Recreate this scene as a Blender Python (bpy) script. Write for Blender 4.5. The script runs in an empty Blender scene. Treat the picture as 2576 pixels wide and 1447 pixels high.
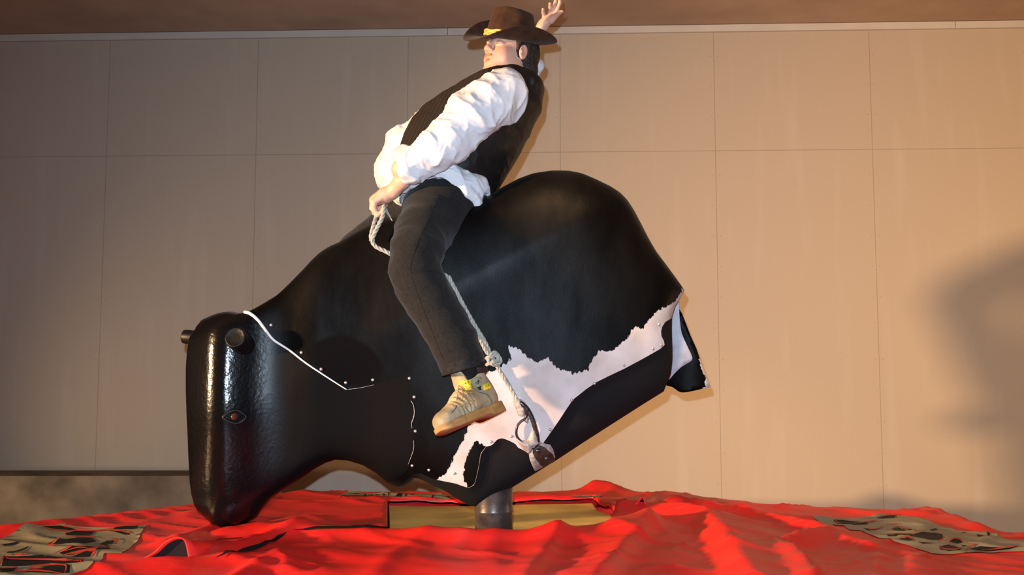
import bpy, bmesh, math, random
import numpy as np
from mathutils import Vector, Matrix, geometry
from mathutils.bvhtree import BVHTree

# ------------------------------------------------------------------ camera, light, exposure
W, H = 2576, 1447
FPX = 2528.0
EYE = 1.15
PITCH = math.radians(5.0)
scene = bpy.context.scene
col = scene.collection
cam_data = bpy.data.cameras.new('camera')
cam_data.sensor_width = 36.0
cam_data.lens = FPX / W * 36.0
cam_data.clip_start = 0.05
cam = bpy.data.objects.new('camera', cam_data)
col.objects.link(cam)
cam.location = (0, 0, EYE)
cam.rotation_euler = (math.radians(90) + PITCH, 0, 0)
scene.camera = cam

world = bpy.data.worlds.new('world')
scene.world = world
world.use_nodes = True
bg = world.node_tree.nodes['Background']
bg.inputs[0].default_value = (1.0, 0.84, 0.70, 1)
bg.inputs[1].default_value = 0.07

def add_light(name, kind, loc, target, energy, color, **kw):
    d = bpy.data.lights.new(name, kind)
    d.energy = energy
    d.color = color
    for k, v in kw.items():
        setattr(d, k, v)
    o = bpy.data.objects.new(name, d)
    col.objects.link(o)
    o.location = loc
    dv = Vector(target) - Vector(loc)
    o.rotation_euler = dv.to_track_quat('-Z', 'Y').to_euler()
    return o

# the camera's own flash, just above and left of the lens
add_light('camera_flash', 'SPOT', (-0.045, 0.02, EYE + 0.10), (0.05, 4.0, EYE + 0.08), 730.0, (0.66, 0.84, 1.04),
          spot_size=math.radians(92), spot_blend=1.0, shadow_soft_size=0.012)
# warm stage lamp far to the left
add_light('stage_lamp', 'SPOT', (-9.0, -0.5, EYE + 0.47), (2.0, 3.5, EYE + 0.18), 12500.0, (1.0, 0.63, 0.32),
          spot_size=math.radians(44), spot_blend=1.0, shadow_soft_size=0.26)

# warm lamp under the ceiling, over the near side of the bull
add_light('ceiling_lamp', 'SPOT', (0.15, 2.55, EYE + 1.75), (0.52, 3.90, EYE + 0.60), 260.0, (1.0, 0.60, 0.30),
          spot_size=math.radians(40), spot_blend=1.0, shadow_soft_size=0.12)
# small warm lamp low on the left, by the wall
add_light('low_lamp', 'SPOT', (-3.4, 4.5, EYE - 0.45), (-1.5, 6.2, EYE - 0.35), 60.0, (1.0, 0.68, 0.36),
          spot_size=math.radians(95), spot_blend=1.0, shadow_soft_size=0.10)
# warm house lamp off to the right, lighting the boards
add_light('house_lamp', 'POINT', (3.4, 4.2, EYE - 0.05), (0, 0, 0), 62.0, (1.0, 0.63, 0.30), shadow_soft_size=0.25)

vs = scene.view_settings
vs.view_transform = 'Standard'
vs.look = 'None'
vs.exposure = 0.0
vs.gamma = 1.0
vs.use_curve_mapping = False

# ------------------------------------------------------------------ helpers
CP, SP = math.cos(PITCH), math.sin(PITCH)

def P(px, py, Y):
    u = (px - W / 2) / FPX
    v = (H / 2 - py) / FPX
    dy = CP - v * SP
    dz = SP + v * CP
    s = Y / dy
    return Vector((u * s, Y, EYE + dz * s))

def P_z(px, py, z):
    u = (px - W / 2) / FPX
    v = (H / 2 - py) / FPX
    dy = CP - v * SP
    dz = SP + v * CP
    s = (z - EYE) / dz
    return Vector((u * s, dy * s, z))

def proj(X):
    X = np.asarray(X, float)
    x, y, z = X[..., 0], X[..., 1], X[..., 2] - EYE
    d = y * CP + z * SP
    v = -y * SP + z * CP
    return np.stack([W / 2 + FPX * x / d, H / 2 - FPX * v / d], -1)

def ray(px, py):
    return Vector((0, 0, EYE)), (P(px, py, 4.0) - Vector((0, 0, EYE))).normalized()

def pxm(r, Y):
    return r * Y / FPX

def link(o, parent=None):
    col.objects.link(o)
    if parent is not None:
        o.parent = parent
    return o

def mesh_obj(name, verts, faces, mat, parent=None, smooth=True, mats=None, mat_idx=None):
    me = bpy.data.meshes.new(name)
    if isinstance(verts, np.ndarray):
        verts = verts.tolist()
    if isinstance(faces, np.ndarray):
        faces = faces.tolist()
    me.from_pydata(verts, [], faces)
    for m in (mats or [mat]):
        me.materials.append(m)
    if smooth:
        me.polygons.foreach_set('use_smooth', [True] * len(me.polygons))
    if mat_idx is not None:
        me.polygons.foreach_set('material_index', [int(i) for i in mat_idx])
    me.update()
    o = bpy.data.objects.new(name, me)
    return link(o, parent)

def empty(name, loc):
    o = bpy.data.objects.new(name, None)
    o.location = loc
    o.empty_display_size = 0.1
    return link(o)

def tag(o, label=None, cat=None, group=None, kind=None):
    if label: o['label'] = label
    if cat: o['category'] = cat
    if group: o['group'] = group
    if kind: o['kind'] = kind
    return o

def adopt(children, root):
    """parent to an empty keeping the children where they stand"""
    for c in children:
        c.parent = root
        c.matrix_parent_inverse = Matrix.Translation(-root.location)

def attr(o, name, vals):
    a = o.data.attributes.new(name, 'FLOAT', 'POINT')
    a.data.foreach_set('value', np.asarray(vals, dtype=np.float32))

def attr_col(o, name, vals):
    a = o.data.attributes.new(name, 'FLOAT_COLOR', 'POINT')
    v = np.ones((len(vals), 4), np.float32); v[:, :3] = vals
    a.data.foreach_set('color', v.ravel())

rng = np.random.default_rng(7)
_LAT = rng.random((32, 32, 32)).astype(np.float32)

def vnoise(Pn, seed=0):
    Pn = np.asarray(Pn, float) + seed * 7.31
    i = np.floor(Pn).astype(int)
    f = Pn - i
    f = f * f * (3 - 2 * f)
    out = 0
    for dx in (0, 1):
        for dy in (0, 1):
            for dz in (0, 1):
                w = (f[..., 0] if dx else 1 - f[..., 0]) * (f[..., 1] if dy else 1 - f[..., 1]) * (f[..., 2] if dz else 1 - f[..., 2])
                out = out + w * _LAT[(i[..., 0] + dx) % 32, (i[..., 1] + dy) % 32, (i[..., 2] + dz) % 32]
    return out

def vert_normals(V, F):
    N = np.zeros_like(V)
    a, b, c = V[F[:, 0]], V[F[:, 1]], V[F[:, 2]]
    if F.shape[1] == 4:
        d = V[F[:, 3]]
        n = np.cross(c - a, d - b)
    else:
        n = np.cross(b - a, c - a)
    for k in range(F.shape[1]):
        np.add.at(N, F[:, k], n)
    return N / np.maximum(np.linalg.norm(N, axis=1, keepdims=True), 1e-12)

def poly_sd(pts, poly):
    """signed distance, positive inside"""
    pts = np.asarray(pts, float)
    poly = np.asarray(poly, float)
    d = np.full(pts.shape[:-1], 1e9)
    ins = np.zeros(pts.shape[:-1], bool)
    n = len(poly)
    for i in range(n):
        a, b = poly[i], poly[(i + 1) % n]
        e = b - a
        w0, w1 = pts[..., 0] - a[0], pts[..., 1] - a[1]
        t = np.clip((w0 * e[0] + w1 * e[1]) / max(e @ e, 1e-18), 0, 1)
        d = np.minimum(d, (w0 - t * e[0]) ** 2 + (w1 - t * e[1]) ** 2)
        c = (a[1] > pts[..., 1]) != (b[1] > pts[..., 1])
        den = (b[1] - a[1]) if abs(b[1] - a[1]) > 1e-15 else 1e-15
        ins ^= c & (pts[..., 0] < (b[0] - a[0]) * (pts[..., 1] - a[1]) / den + a[0])
    d = np.sqrt(d)
    return np.where(ins, d, -d)

def line_dist(pts, poly):
    pts = np.asarray(pts, float); poly = np.asarray(poly, float)
    d = np.full(pts.shape[:-1], 1e9)
    for i in range(len(poly) - 1):
        a, b = poly[i], poly[i + 1]
        e = b - a
        w0, w1 = pts[..., 0] - a[0], pts[..., 1] - a[1]
        t = np.clip((w0 * e[0] + w1 * e[1]) / max(e @ e, 1e-18), 0, 1)
        d = np.minimum(d, (w0 - t * e[0]) ** 2 + (w1 - t * e[1]) ** 2)
    return np.sqrt(d)

def resample(poly, step, closed=True):
    poly = [np.asarray(p, float) for p in poly]
    out = []
    n = len(poly)
    for i in range(n if closed else n - 1):
        a, b = poly[i], poly[(i + 1) % n]
        k = max(1, int(round(np.linalg.norm(b - a) / step)))
        for j in range(k):
            out.append(a + (b - a) * j / k)
    if not closed:
        out.append(poly[-1])
    return np.array(out)

def spline(pts, sub=6, closed=False):
    """Catmull-Rom through points of any dimension"""
    p = [np.asarray(q, float) for q in pts]
    n = len(p)
    out = []
    for i in range(n if closed else n - 1):
        if closed:
            p0, p1, p2, p3 = p[(i - 1) % n], p[i], p[(i + 1) % n], p[(i + 2) % n]
        else:
            p0, p1, p2, p3 = p[max(i - 1, 0)], p[i], p[i + 1], p[min(i + 2, n - 1)]
        for j in range(sub):
            t = j / sub
            out.append(0.5 * (2 * p1 + (p2 - p0) * t + (2 * p0 - 5 * p1 + 4 * p2 - p3) * t * t + (3 * p1 - p0 - 3 * p2 + p3) * t ** 3))
    if not closed:
        out.append(p[-1])
    return np.array(out)

def tube_mesh(path, r, n=10, closed=False, caps=True):
    path = np.asarray(path, float)
    m = len(path)
    rr = np.full(m, r, float) if np.isscalar(r) else np.asarray(r, float)
    V, F = [], []
    up = None
    for i in range(m):
        if closed:
            t = path[(i + 1) % m] - path[(i - 1) % m]
        else:
            t = path[min(i + 1, m - 1)] - path[max(i - 1, 0)]
        t = t / max(np.linalg.norm(t), 1e-12)
        if up is None:
            up = np.array([0, 0, 1.0]) if abs(t[2]) < 0.9 else np.array([1.0, 0, 0])
        s = np.cross(up, t); s /= max(np.linalg.norm(s), 1e-12)
        up = np.cross(t, s)
        for k in range(n):
            a = 2 * math.pi * k / n
            V.append(path[i] + rr[i] * (math.cos(a) * s + math.sin(a) * up))
    for i in range(m if closed else m - 1):
        for k in range(n):
            a, b = i * n + k, i * n + (k + 1) % n
            j = (i + 1) % m
            F.append([a, b, j * n + (k + 1) % n, j * n + k])
    if caps and not closed:
        F.append(list(range(n))[::-1])
        F.append([(m - 1) * n + k for k in range(n)])
    return np.array(V), F

def join(parts):
    V, F, o = [], [], 0
    for v, f in parts:
        V.extend([list(x) for x in v])
        F.extend([[i + o for i in q] for q in f])
        o += len(v)
    return V, F

def rope_mesh(path, r, twist=None, n=7):
    """three strands laid round each other"""
    path = np.asarray(path, float)
    seg = np.linalg.norm(np.diff(path, axis=0), axis=1)
    L = np.concatenate([[0], np.cumsum(seg)])
    N = max(8, int(L[-1] / (r * 0.55)))
    s = np.linspace(0, L[-1], N)
    C = np.stack([np.interp(s, L, path[:, k]) for k in range(3)], 1)
    T = np.gradient(C, axis=0); T /= np.linalg.norm(T, axis=1, keepdims=True)
    ref = np.array([0.3, -0.9, 0.2])
    A = np.cross(T, ref); A /= np.linalg.norm(A, axis=1, keepdims=True)
    B = np.cross(T, A)
    tw = twist or (2 * math.pi / (r * 7.0))
    parts = []
    for k in range(3):
        a = s * tw + 2 * math.pi * k / 3
        parts.append(tube_mesh(C + r * 0.5 * (np.cos(a)[:, None] * A + np.sin(a)[:, None] * B), r * 0.56, n))
    return join(parts)

# ------------------------------------------------------------------ signed distance fields
class Field:
    def __init__(self, lo, hi, h):
        self.lo = np.asarray(lo, float); self.h = h
        self.n = np.ceil((np.asarray(hi, float) - self.lo) / h).astype(int) + 1
        self.F = np.full(self.n, 1.0, np.float32)
        self.ax = [self.lo[k] + h * np.arange(self.n[k]) for k in range(3)]

    def box(self, lo, hi):
        sl, c = [], []
        for k in range(3):
            a = int(max(0, math.floor((lo[k] - self.lo[k]) / self.h)))
            b = int(min(self.n[k], math.ceil((hi[k] - self.lo[k]) / self.h) + 1))
            if b <= a: return None, None
            sl.append(slice(a, b))
            sh = [1, 1, 1]; sh[k] = b - a
            c.append(self.ax[k][a:b].reshape(sh).astype(np.float32))
        return tuple(sl), c

    def put(self, sl, d, k, op):
        A = self.F[sl]
        d = d.astype(np.float32)
        if op == 'u':
            if k > 0:
                h = np.maximum(k - np.abs(A - d), 0) / k
                self.F[sl] = np.minimum(A, d) - h * h * k * 0.25
            else:
                self.F[sl] = np.minimum(A, d)
        else:
            d = -d
            h = np.maximum(k - np.abs(A - d), 0) / max(k, 1e-9)
            self.F[sl] = np.maximum(A, d) + h * h * k * 0.25

    def cone(self, a, b, ra, rb, k=0.01, sy=1.0, sy2=None, op='u'):
        a = np.asarray(a, float); b = np.asarray(b, float)
        sy2 = sy if sy2 is None else sy2
        m = max(ra, rb) + k + 3 * self.h
        my = max(ra * sy, rb * sy2, ra, rb) + k + 3 * self.h
        mm = np.array([m, my, m])
        sl, c = self.box(np.minimum(a, b) - mm, np.maximum(a, b) + mm)
        if sl is None: return
        e = b - a
        L2 = max(e @ e, 1e-12)
        w = [c[i] - a[i] for i in range(3)]
        t = np.clip((w[0] * e[0] + w[1] * e[1] + w[2] * e[2]) / L2, 0, 1)
        s = sy + (sy2 - sy) * t
        d = np.sqrt((w[0] - t * e[0]) ** 2 + ((w[1] - t * e[1]) / s) ** 2 + (w[2] - t * e[2]) ** 2) - (ra + (rb - ra) * t)
        self.put(sl, d, k, op)

    def chain(self, nodes, k=0.01):
        """nodes: (point, r[, sy])"""
        for p, q in zip(nodes[:-1], nodes[1:]):
            self.cone(p[0], q[0], p[1], q[1], k, p[2] if len(p) > 2 else 1.0, q[2] if len(q) > 2 else 1.0)

    def ell(self, c, r, R=None, k=0.01, op='u'):
        c = np.asarray(c, float); r = np.asarray(r, float)
        R = np.eye(3) if R is None else np.asarray(R, float)   # columns: local axes in world
        m = max(r) + k + 3 * self.h
        sl, g = self.box(c - m, c + m)
        if sl is None: return
        w = [g[i] - c[i] for i in range(3)]
        q = [w[0] * R[0, i] + w[1] * R[1, i] + w[2] * R[2, i] for i in range(3)]
        k0 = np.sqrt(sum((q[i] / r[i]) ** 2 for i in range(3)))
        k1 = np.sqrt(sum((q[i] / r[i] ** 2) ** 2 for i in range(3)))
        d = k0 * (k0 - 1) / np.maximum(k1, 1e-6)
        self.put(sl, d, k, op)

    def grid(self):
        return np.meshgrid(*self.ax, indexing='ij', sparse=True)

    def cut_plane(self, p, n, lo=None, hi=None):
        """remove what lies on the side n points to, inside an optional box"""
        n = np.asarray(n, float); n = n / np.linalg.norm(n)
        sl, c = self.box(self.lo if lo is None else lo, (self.lo + self.h * self.n) if hi is None else hi)
        d = (c[0] - p[0]) * n[0] + (c[1] - p[1]) * n[1] + (c[2] - p[2]) * n[2]
        self.F[sl] = np.maximum(self.F[sl], d.astype(np.float32))

    def cut_xz(self, poly):
        """remove a polygon given in x,z, extruded along y"""
        X, Z = np.meshgrid(self.ax[0], self.ax[2], indexing='ij')
        sd = poly_sd(np.stack([X, Z], -1), poly).astype(np.float32)
        self.F = np.maximum(self.F, sd[:, None, :])

    def nets(self):
        F, h = self.F, self.h
        s = F < 0
        c = s[:-1, :-1, :-1].astype(np.int8)
        tot = np.zeros_like(c)
        for dx in (0, 1):
            for dy in (0, 1):
                for dz in (0, 1):
                    tot += s[dx:dx + c.shape[0], dy:dy + c.shape[1], dz:dz + c.shape[2]]
        I, J, K = np.nonzero((tot > 0) & (tot < 8))
        acc = np.zeros((len(I), 3)); cnt = np.zeros(len(I))
        for ax in range(3):
            for u in (0, 1):
                for v in (0, 1):
                    o0 = [0, 0, 0]; oth = [k for k in range(3) if k != ax]
                    o0[oth[0]] = u; o0[oth[1]] = v
                    o1 = list(o0); o1[ax] = 1
                    a = F[I + o0[0], J + o0[1], K + o0[2]]; b = F[I + o1[0], J + o1[1], K + o1[2]]
                    m = (a < 0) != (b < 0)
                    t = np.where(m, a / np.where(np.abs(a - b) < 1e-12, 1, a - b), 0)
                    pos = np.array(o0, float)[None, :] + np.zeros((len(I), 3))
                    pos[:, ax] = t
                    acc += pos * m[:, None]; cnt += m
        V = (np.stack([I, J, K], 1) + acc / cnt[:, None]) * h + self.lo
        ids = np.full(c.shape, -1, np.int32)
        ids[I, J, K] = np.arange(len(I))
        faces = []
        for ax in range(3):
            o = [k for k in range(3) if k != ax]
            lo = [slice(None)] * 3; hi = [slice(None)] * 3
            lo[ax] = slice(0, -1); hi[ax] = slice(1, None)
            for k in o:
                lo[k] = slice(1, -1); hi[k] = slice(1, -1)
            a = s[tuple(lo)]; b = s[tuple(hi)]
            idx = np.nonzero(a != b)
            e = [idx[0].copy(), idx[1].copy(), idx[2].copy()]
            flip = ~a[idx]
            for k in o:
                e[k] += 1
            def cell(d0, d1):
                q = [e[0].copy(), e[1].copy(), e[2].copy()]
                q[o[0]] += d0; q[o[1]] += d1
                return ids[q[0], q[1], q[2]]
            quad = np.stack([cell(-1, -1), cell(0, -1), cell(0, 0), cell(-1, 0)], 1)
            if ax == 1:
                flip = ~flip
            quad[flip] = quad[flip][:, ::-1]
            faces.append(quad)
        Fc = np.concatenate(faces)
        Fc = Fc[(Fc >= 0).all(1)]
        return V, Fc

def relax(V, F, it=2, lam=0.5):
    E = np.concatenate([F[:, [0, 1]], F[:, [1, 2]], F[:, [2, 3]], F[:, [3, 0]]]) if F.shape[1] == 4 else np.concatenate([F[:, [0, 1]], F[:, [1, 2]], F[:, [2, 0]]])
    n = len(V)
    deg = np.bincount(E[:, 0], minlength=n) + np.bincount(E[:, 1], minlength=n)
    for _ in range(it):
        S = np.zeros_like(V)
        for k in range(3):
            S[:, k] = np.bincount(E[:, 0], V[E[:, 1], k], n) + np.bincount(E[:, 1], V[E[:, 0], k], n)
        V = V + lam * (S / np.maximum(deg, 1)[:, None] - V)
    return V

# ------------------------------------------------------------------ materials
def new_mat(name):
    m = bpy.data.materials.new(name)
    m.use_nodes = True
    nt = m.node_tree
    return m, nt, nt.nodes['Principled BSDF']

def node(nt, kind, **kw):
    n = nt.nodes.new(kind)
    for k, v in kw.items():
        setattr(n, k, v)
    return n

def simple_mat(name, color, rough=0.6, metal=0.0, spec=0.5, noise=None, bump=None, coat=0.0, sheen=0.0, sheen_tint=None):
    """noise=(scale, amount) varies the colour; bump=(scale, strength, distance)"""
    m, nt, b = new_mat(name)
    b.inputs['Base Color'].default_value = (*color, 1)
    b.inputs['Roughness'].default_value = rough
    b.inputs['Metallic'].default_value = metal
    b.inputs['Specular IOR Level'].default_value = spec
    b.inputs['Coat Weight'].default_value = coat
    b.inputs['Sheen Weight'].default_value = sheen
    if sheen_tint: b.inputs['Sheen Tint'].default_value = (*sheen_tint, 1)
    tc = node(nt, 'ShaderNodeTexCoord')
    if noise:
        n = node(nt, 'ShaderNodeTexNoise'); n.inputs['Scale'].default_value = noise[0]; n.inputs['Detail'].default_value = 5
        nt.links.new(tc.outputs['Object'], n.inputs['Vector'])
        r = node(nt, 'ShaderNodeValToRGB')
        c0 = [max(0, c * (1 - noise[1])) for c in color]; c1 = [min(1, c * (1 + noise[1])) for c in color]
        r.color_ramp.elements[0].position = 0.3; r.color_ramp.elements[1].position = 0.7
        r.color_ramp.elements[0].color = (*c0, 1); r.color_ramp.elements[1].color = (*c1, 1)
        nt.links.new(n.outputs['Fac'], r.inputs['Fac']); nt.links.new(r.outputs['Color'], b.inputs['Base Color'])
    if bump:
        n2 = node(nt, 'ShaderNodeTexNoise'); n2.inputs['Scale'].default_value = bump[0]; n2.inputs['Detail'].default_value = 4
        nt.links.new(tc.outputs['Object'], n2.inputs['Vector'])
        bp = node(nt, 'ShaderNodeBump'); bp.inputs['Strength'].default_value = bump[1]; bp.inputs['Distance'].default_value = bump[2]
        nt.links.new(n2.outputs['Fac'], bp.inputs['Height']); nt.links.new(bp.outputs['Normal'], b.inputs['Normal'])
    return m

def math_node(nt, op, a, b=None, c=None):
    n = node(nt, 'ShaderNodeMath', operation=op)
    for i, v in enumerate((a, b, c)):
        if v is None: continue
        if isinstance(v, (int, float)): n.inputs[i].default_value = v
        else: nt.links.new(v, n.inputs[i])
    return n.outputs[0]

def mix_col(nt, fac, a, b):
    n = node(nt, 'ShaderNodeMix', data_type='RGBA')
    if isinstance(fac, (int, float)): n.inputs[0].default_value = fac
    else: nt.links.new(fac, n.inputs[0])
    for i, v in ((6, a), (7, b)):
        if isinstance(v, tuple): n.inputs[i].default_value = (*v, 1)
        else: nt.links.new(v, n.inputs[i])
    return n.outputs[2]

M = {}
M['black_hide_back'] = simple_mat('black_hide', (0.011, 0.010, 0.011), 0.55, spec=0.4, noise=(30, 0.5), bump=(220, 0.5, 0.004))
M['belly'] = simple_mat('black_belly_cloth', (0.006, 0.0055, 0.006), 0.85, spec=0.15, bump=(300, 0.3, 0.002))
M['metal'] = simple_mat('rivet_metal', (0.55, 0.53, 0.52), 0.35, metal=0.8)
M['steel_dark'] = simple_mat('dark_steel', (0.045, 0.04, 0.042), 0.3, metal=0.7, noise=(60, 0.6), bump=(90, 0.3, 0.002))
M['rust'] = simple_mat('rusty_plate', (0.045, 0.028, 0.022), 0.55, metal=0.4, noise=(50, 0.6), bump=(90, 0.5, 0.003))
M['post'] = simple_mat('dark_painted_post', (0.05, 0.038, 0.036), 0.35, metal=0.3, noise=(25, 0.5), bump=(60, 0.2, 0.003))
M['tape'] = simple_mat('worn_tape', (0.27, 0.235, 0.215), 0.45, noise=(55, 0.35), bump=(70, 0.8, 0.006))
M['piping'] = simple_mat('white_piping', (0.72, 0.68, 0.64), 0.7)
M['rope'] = simple_mat('rope_fibre', (0.33, 0.31, 0.265), 0.9, spec=0.2, noise=(140, 0.25), bump=(400, 0.6, 0.002))
M['suede'] = simple_mat('grey_suede', (0.42, 0.41, 0.44), 0.95, spec=0.1, noise=(25, 0.12), bump=(200, 0.3, 0.002))
M['shirt'] = simple_mat('white_shirt', (0.54, 0.54, 0.555), 0.85, spec=0.2, bump=(60, 0.15, 0.004))
M['trousers'] = simple_mat('black_trousers', (0.0095, 0.0088, 0.0085), 0.9, spec=0.15, noise=(120, 0.3), bump=(300, 0.25, 0.002), sheen=0.08)
M['cuff'] = simple_mat('trouser_cuff', (0.014, 0.013, 0.013), 0.9, spec=0.15, noise=(60, 0.4))
M['seam'] = simple_mat('trouser_seam', (0.009, 0.008, 0.008), 0.95, spec=0.1)
M['hat'] = simple_mat('brown_felt', (0.040, 0.017, 0.008), 0.9, spec=0.15, noise=(40, 0.25), bump=(250, 0.3, 0.002), sheen=0.05)
M['hat_band'] = simple_mat('gold_braid', (0.62, 0.40, 0.10), 0.5, noise=(120, 0.35), bump=(200, 0.9, 0.004))
M['hair'] = simple_mat('dark_hair', (0.022, 0.014, 0.009), 0.6, spec=0.35, noise=(90, 0.5), bump=(160, 0.9, 0.006))
M['moustache'] = simple_mat('ginger_moustache', (0.36, 0.155, 0.075), 0.8, spec=0.2, noise=(120, 0.3), bump=(300, 0.6, 0.003))
M['boot'] = simple_mat('worn_tan_leather', (0.29, 0.225, 0.135), 0.65, spec=0.3, noise=(16, 0.45), bump=(45, 0.35, 0.006))
M['sole'] = simple_mat('gum_sole', (0.33, 0.17, 0.055), 0.6, spec=0.3, noise=(30, 0.25), bump=(80, 0.3, 0.003))
M['lace'] = simple_mat('tan_lace', (0.36, 0.19, 0.065), 0.7, spec=0.2, noise=(150, 0.3))
M['yellow'] = simple_mat('yellow_tag', (0.70, 0.48, 0.03), 0.5)
M['collar'] = simple_mat('brown_padded_collar', (0.030, 0.016, 0.011), 0.75, spec=0.2)
M['ink'] = simple_mat('black_ink', (0.008, 0.008, 0.008), 0.5)
M['sock'] = simple_mat('red_sock', (0.45, 0.02, 0.02), 0.9)
M['sock_black'] = simple_mat('black_sock', (0.012, 0.011, 0.012), 0.95, spec=0.1)
M['eye'] = simple_mat('brown_glass_eye', (0.055, 0.020, 0.012), 0.05, spec=0.6, coat=1.0)
M['pupil'] = simple_mat('pupil', (0.004, 0.004, 0.004), 0.05, coat=1.0)
M['foam'] = simple_mat('ochre_foam', (0.80, 0.53, 0.14), 0.75, spec=0.2, noise=(3.0, 0.3), bump=(12, 0.2, 0.01))
M['print_grey'] = simple_mat('print_grey', (0.24, 0.205, 0.125), 0.55, noise=(9, 0.12), bump=(22, 0.15, 0.01))
M['print_black'] = simple_mat('print_black', (0.007, 0.0065, 0.007), 0.6, spec=0.12, noise=(20, 0.4))
M['print_red'] = simple_mat('print_red', (0.42, 0.040, 0.018), 0.6, spec=0.15)
M['painted_shade'] = simple_mat('painted_shade', (0.010, 0.007, 0.008), 0.9, spec=0.1)  # near-black colour painting the shade in the mat's folds and overlaps
M['board'] = simple_mat('dark_brown_board', (0.15, 0.115, 0.075), 0.8, spec=0.15, noise=(5, 0.45), bump=(30, 0.15, 0.004))
M['floor'] = simple_mat('floor_boards', (0.12, 0.085, 0.055), 0.7, noise=(3, 0.25))
M['ceiling'] = simple_mat('brown_ceiling', (0.42, 0.295, 0.21), 0.85, spec=0.1, noise=(2.2, 0.15))
M['trim'] = simple_mat('painted_batten', (0.50, 0.44, 0.38), 0.7, noise=(6, 0.06))
M['skin'] = None
M['gold'] = simple_mat('ring_gold', (0.9, 0.7, 0.35), 0.2, metal=1.0)
M['lash'] = simple_mat('eyelid_crease', (0.20, 0.06, 0.035), 0.8)
M['horn'] = simple_mat('black_horn_paint', (0.004, 0.004, 0.0045), 0.45, spec=0.22, bump=(120, 0.3, 0.003))

# tarpaulin red
def mat_tarp():
    m, nt, b = new_mat('red_tarpaulin')
    tc = node(nt, 'ShaderNodeTexCoord')
    n = node(nt, 'ShaderNodeTexNoise'); n.inputs['Scale'].default_value = 2.2; n.inputs['Detail'].default_value = 6
    nt.links.new(tc.outputs['Object'], n.inputs['Vector'])
    r = node(nt, 'ShaderNodeValToRGB')
    r.color_ramp.elements[0].position = 0.3; r.color_ramp.elements[1].position = 0.75
    r.color_ramp.elements[0].color = (0.60, 0.012, 0.010, 1); r.color_ramp.elements[1].color = (0.72, 0.021, 0.015, 1)
    nt.links.new(n.outputs['Fac'], r.inputs['Fac'])
    # pale scuffs
    mp = node(nt, 'ShaderNodeMapping'); mp.inputs['Scale'].default_value = (1.2, 6.0, 2.0); mp.inputs['Rotation'].default_value = (0, 0, 0.35)
    nt.links.new(tc.outputs['Object'], mp.inputs['Vector'])
    n2 = node(nt, 'ShaderNodeTexNoise'); n2.inputs['Scale'].default_value = 5.0; n2.inputs['Detail'].default_value = 8; n2.inputs['Roughness'].default_value = 0.7
    nt.links.new(mp.outputs['Vector'], n2.inputs['Vector'])
    r2 = node(nt, 'ShaderNodeValToRGB')
    r2.color_ramp.elements[0].position = 0.55; r2.color_ramp.elements[1].position = 0.85
    r2.color_ramp.elements[0].color = (0, 0, 0, 1); r2.color_ramp.elements[1].color = (0.5, 0.5, 0.5, 1)
    nt.links.new(n2.outputs['Fac'], r2.inputs['Fac'])
    c = mix_col(nt, r2.outputs['Color'], r.outputs['Color'], (0.70, 0.085, 0.05))
    nt.links.new(c, b.inputs['Base Color'])
    b.inputs['Roughness'].default_value = 0.45
    b.inputs['Specular IOR Level'].default_value = 0.30
    n3 = node(nt, 'ShaderNodeTexNoise'); n3.inputs['Scale'].default_value = 7; n3.inputs['Detail'].default_value = 4
    nt.links.new(tc.outputs['Object'], n3.inputs['Vector'])
    bp = node(nt, 'ShaderNodeBump'); bp.inputs['Strength'].default_value = 0.22; bp.inputs['Distance'].default_value = 0.02
    nt.links.new(n3.outputs['Fac'], bp.inputs['Height']); nt.links.new(bp.outputs['Normal'], b.inputs['Normal'])
    return m
M['tarp'] = mat_tarp()

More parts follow.
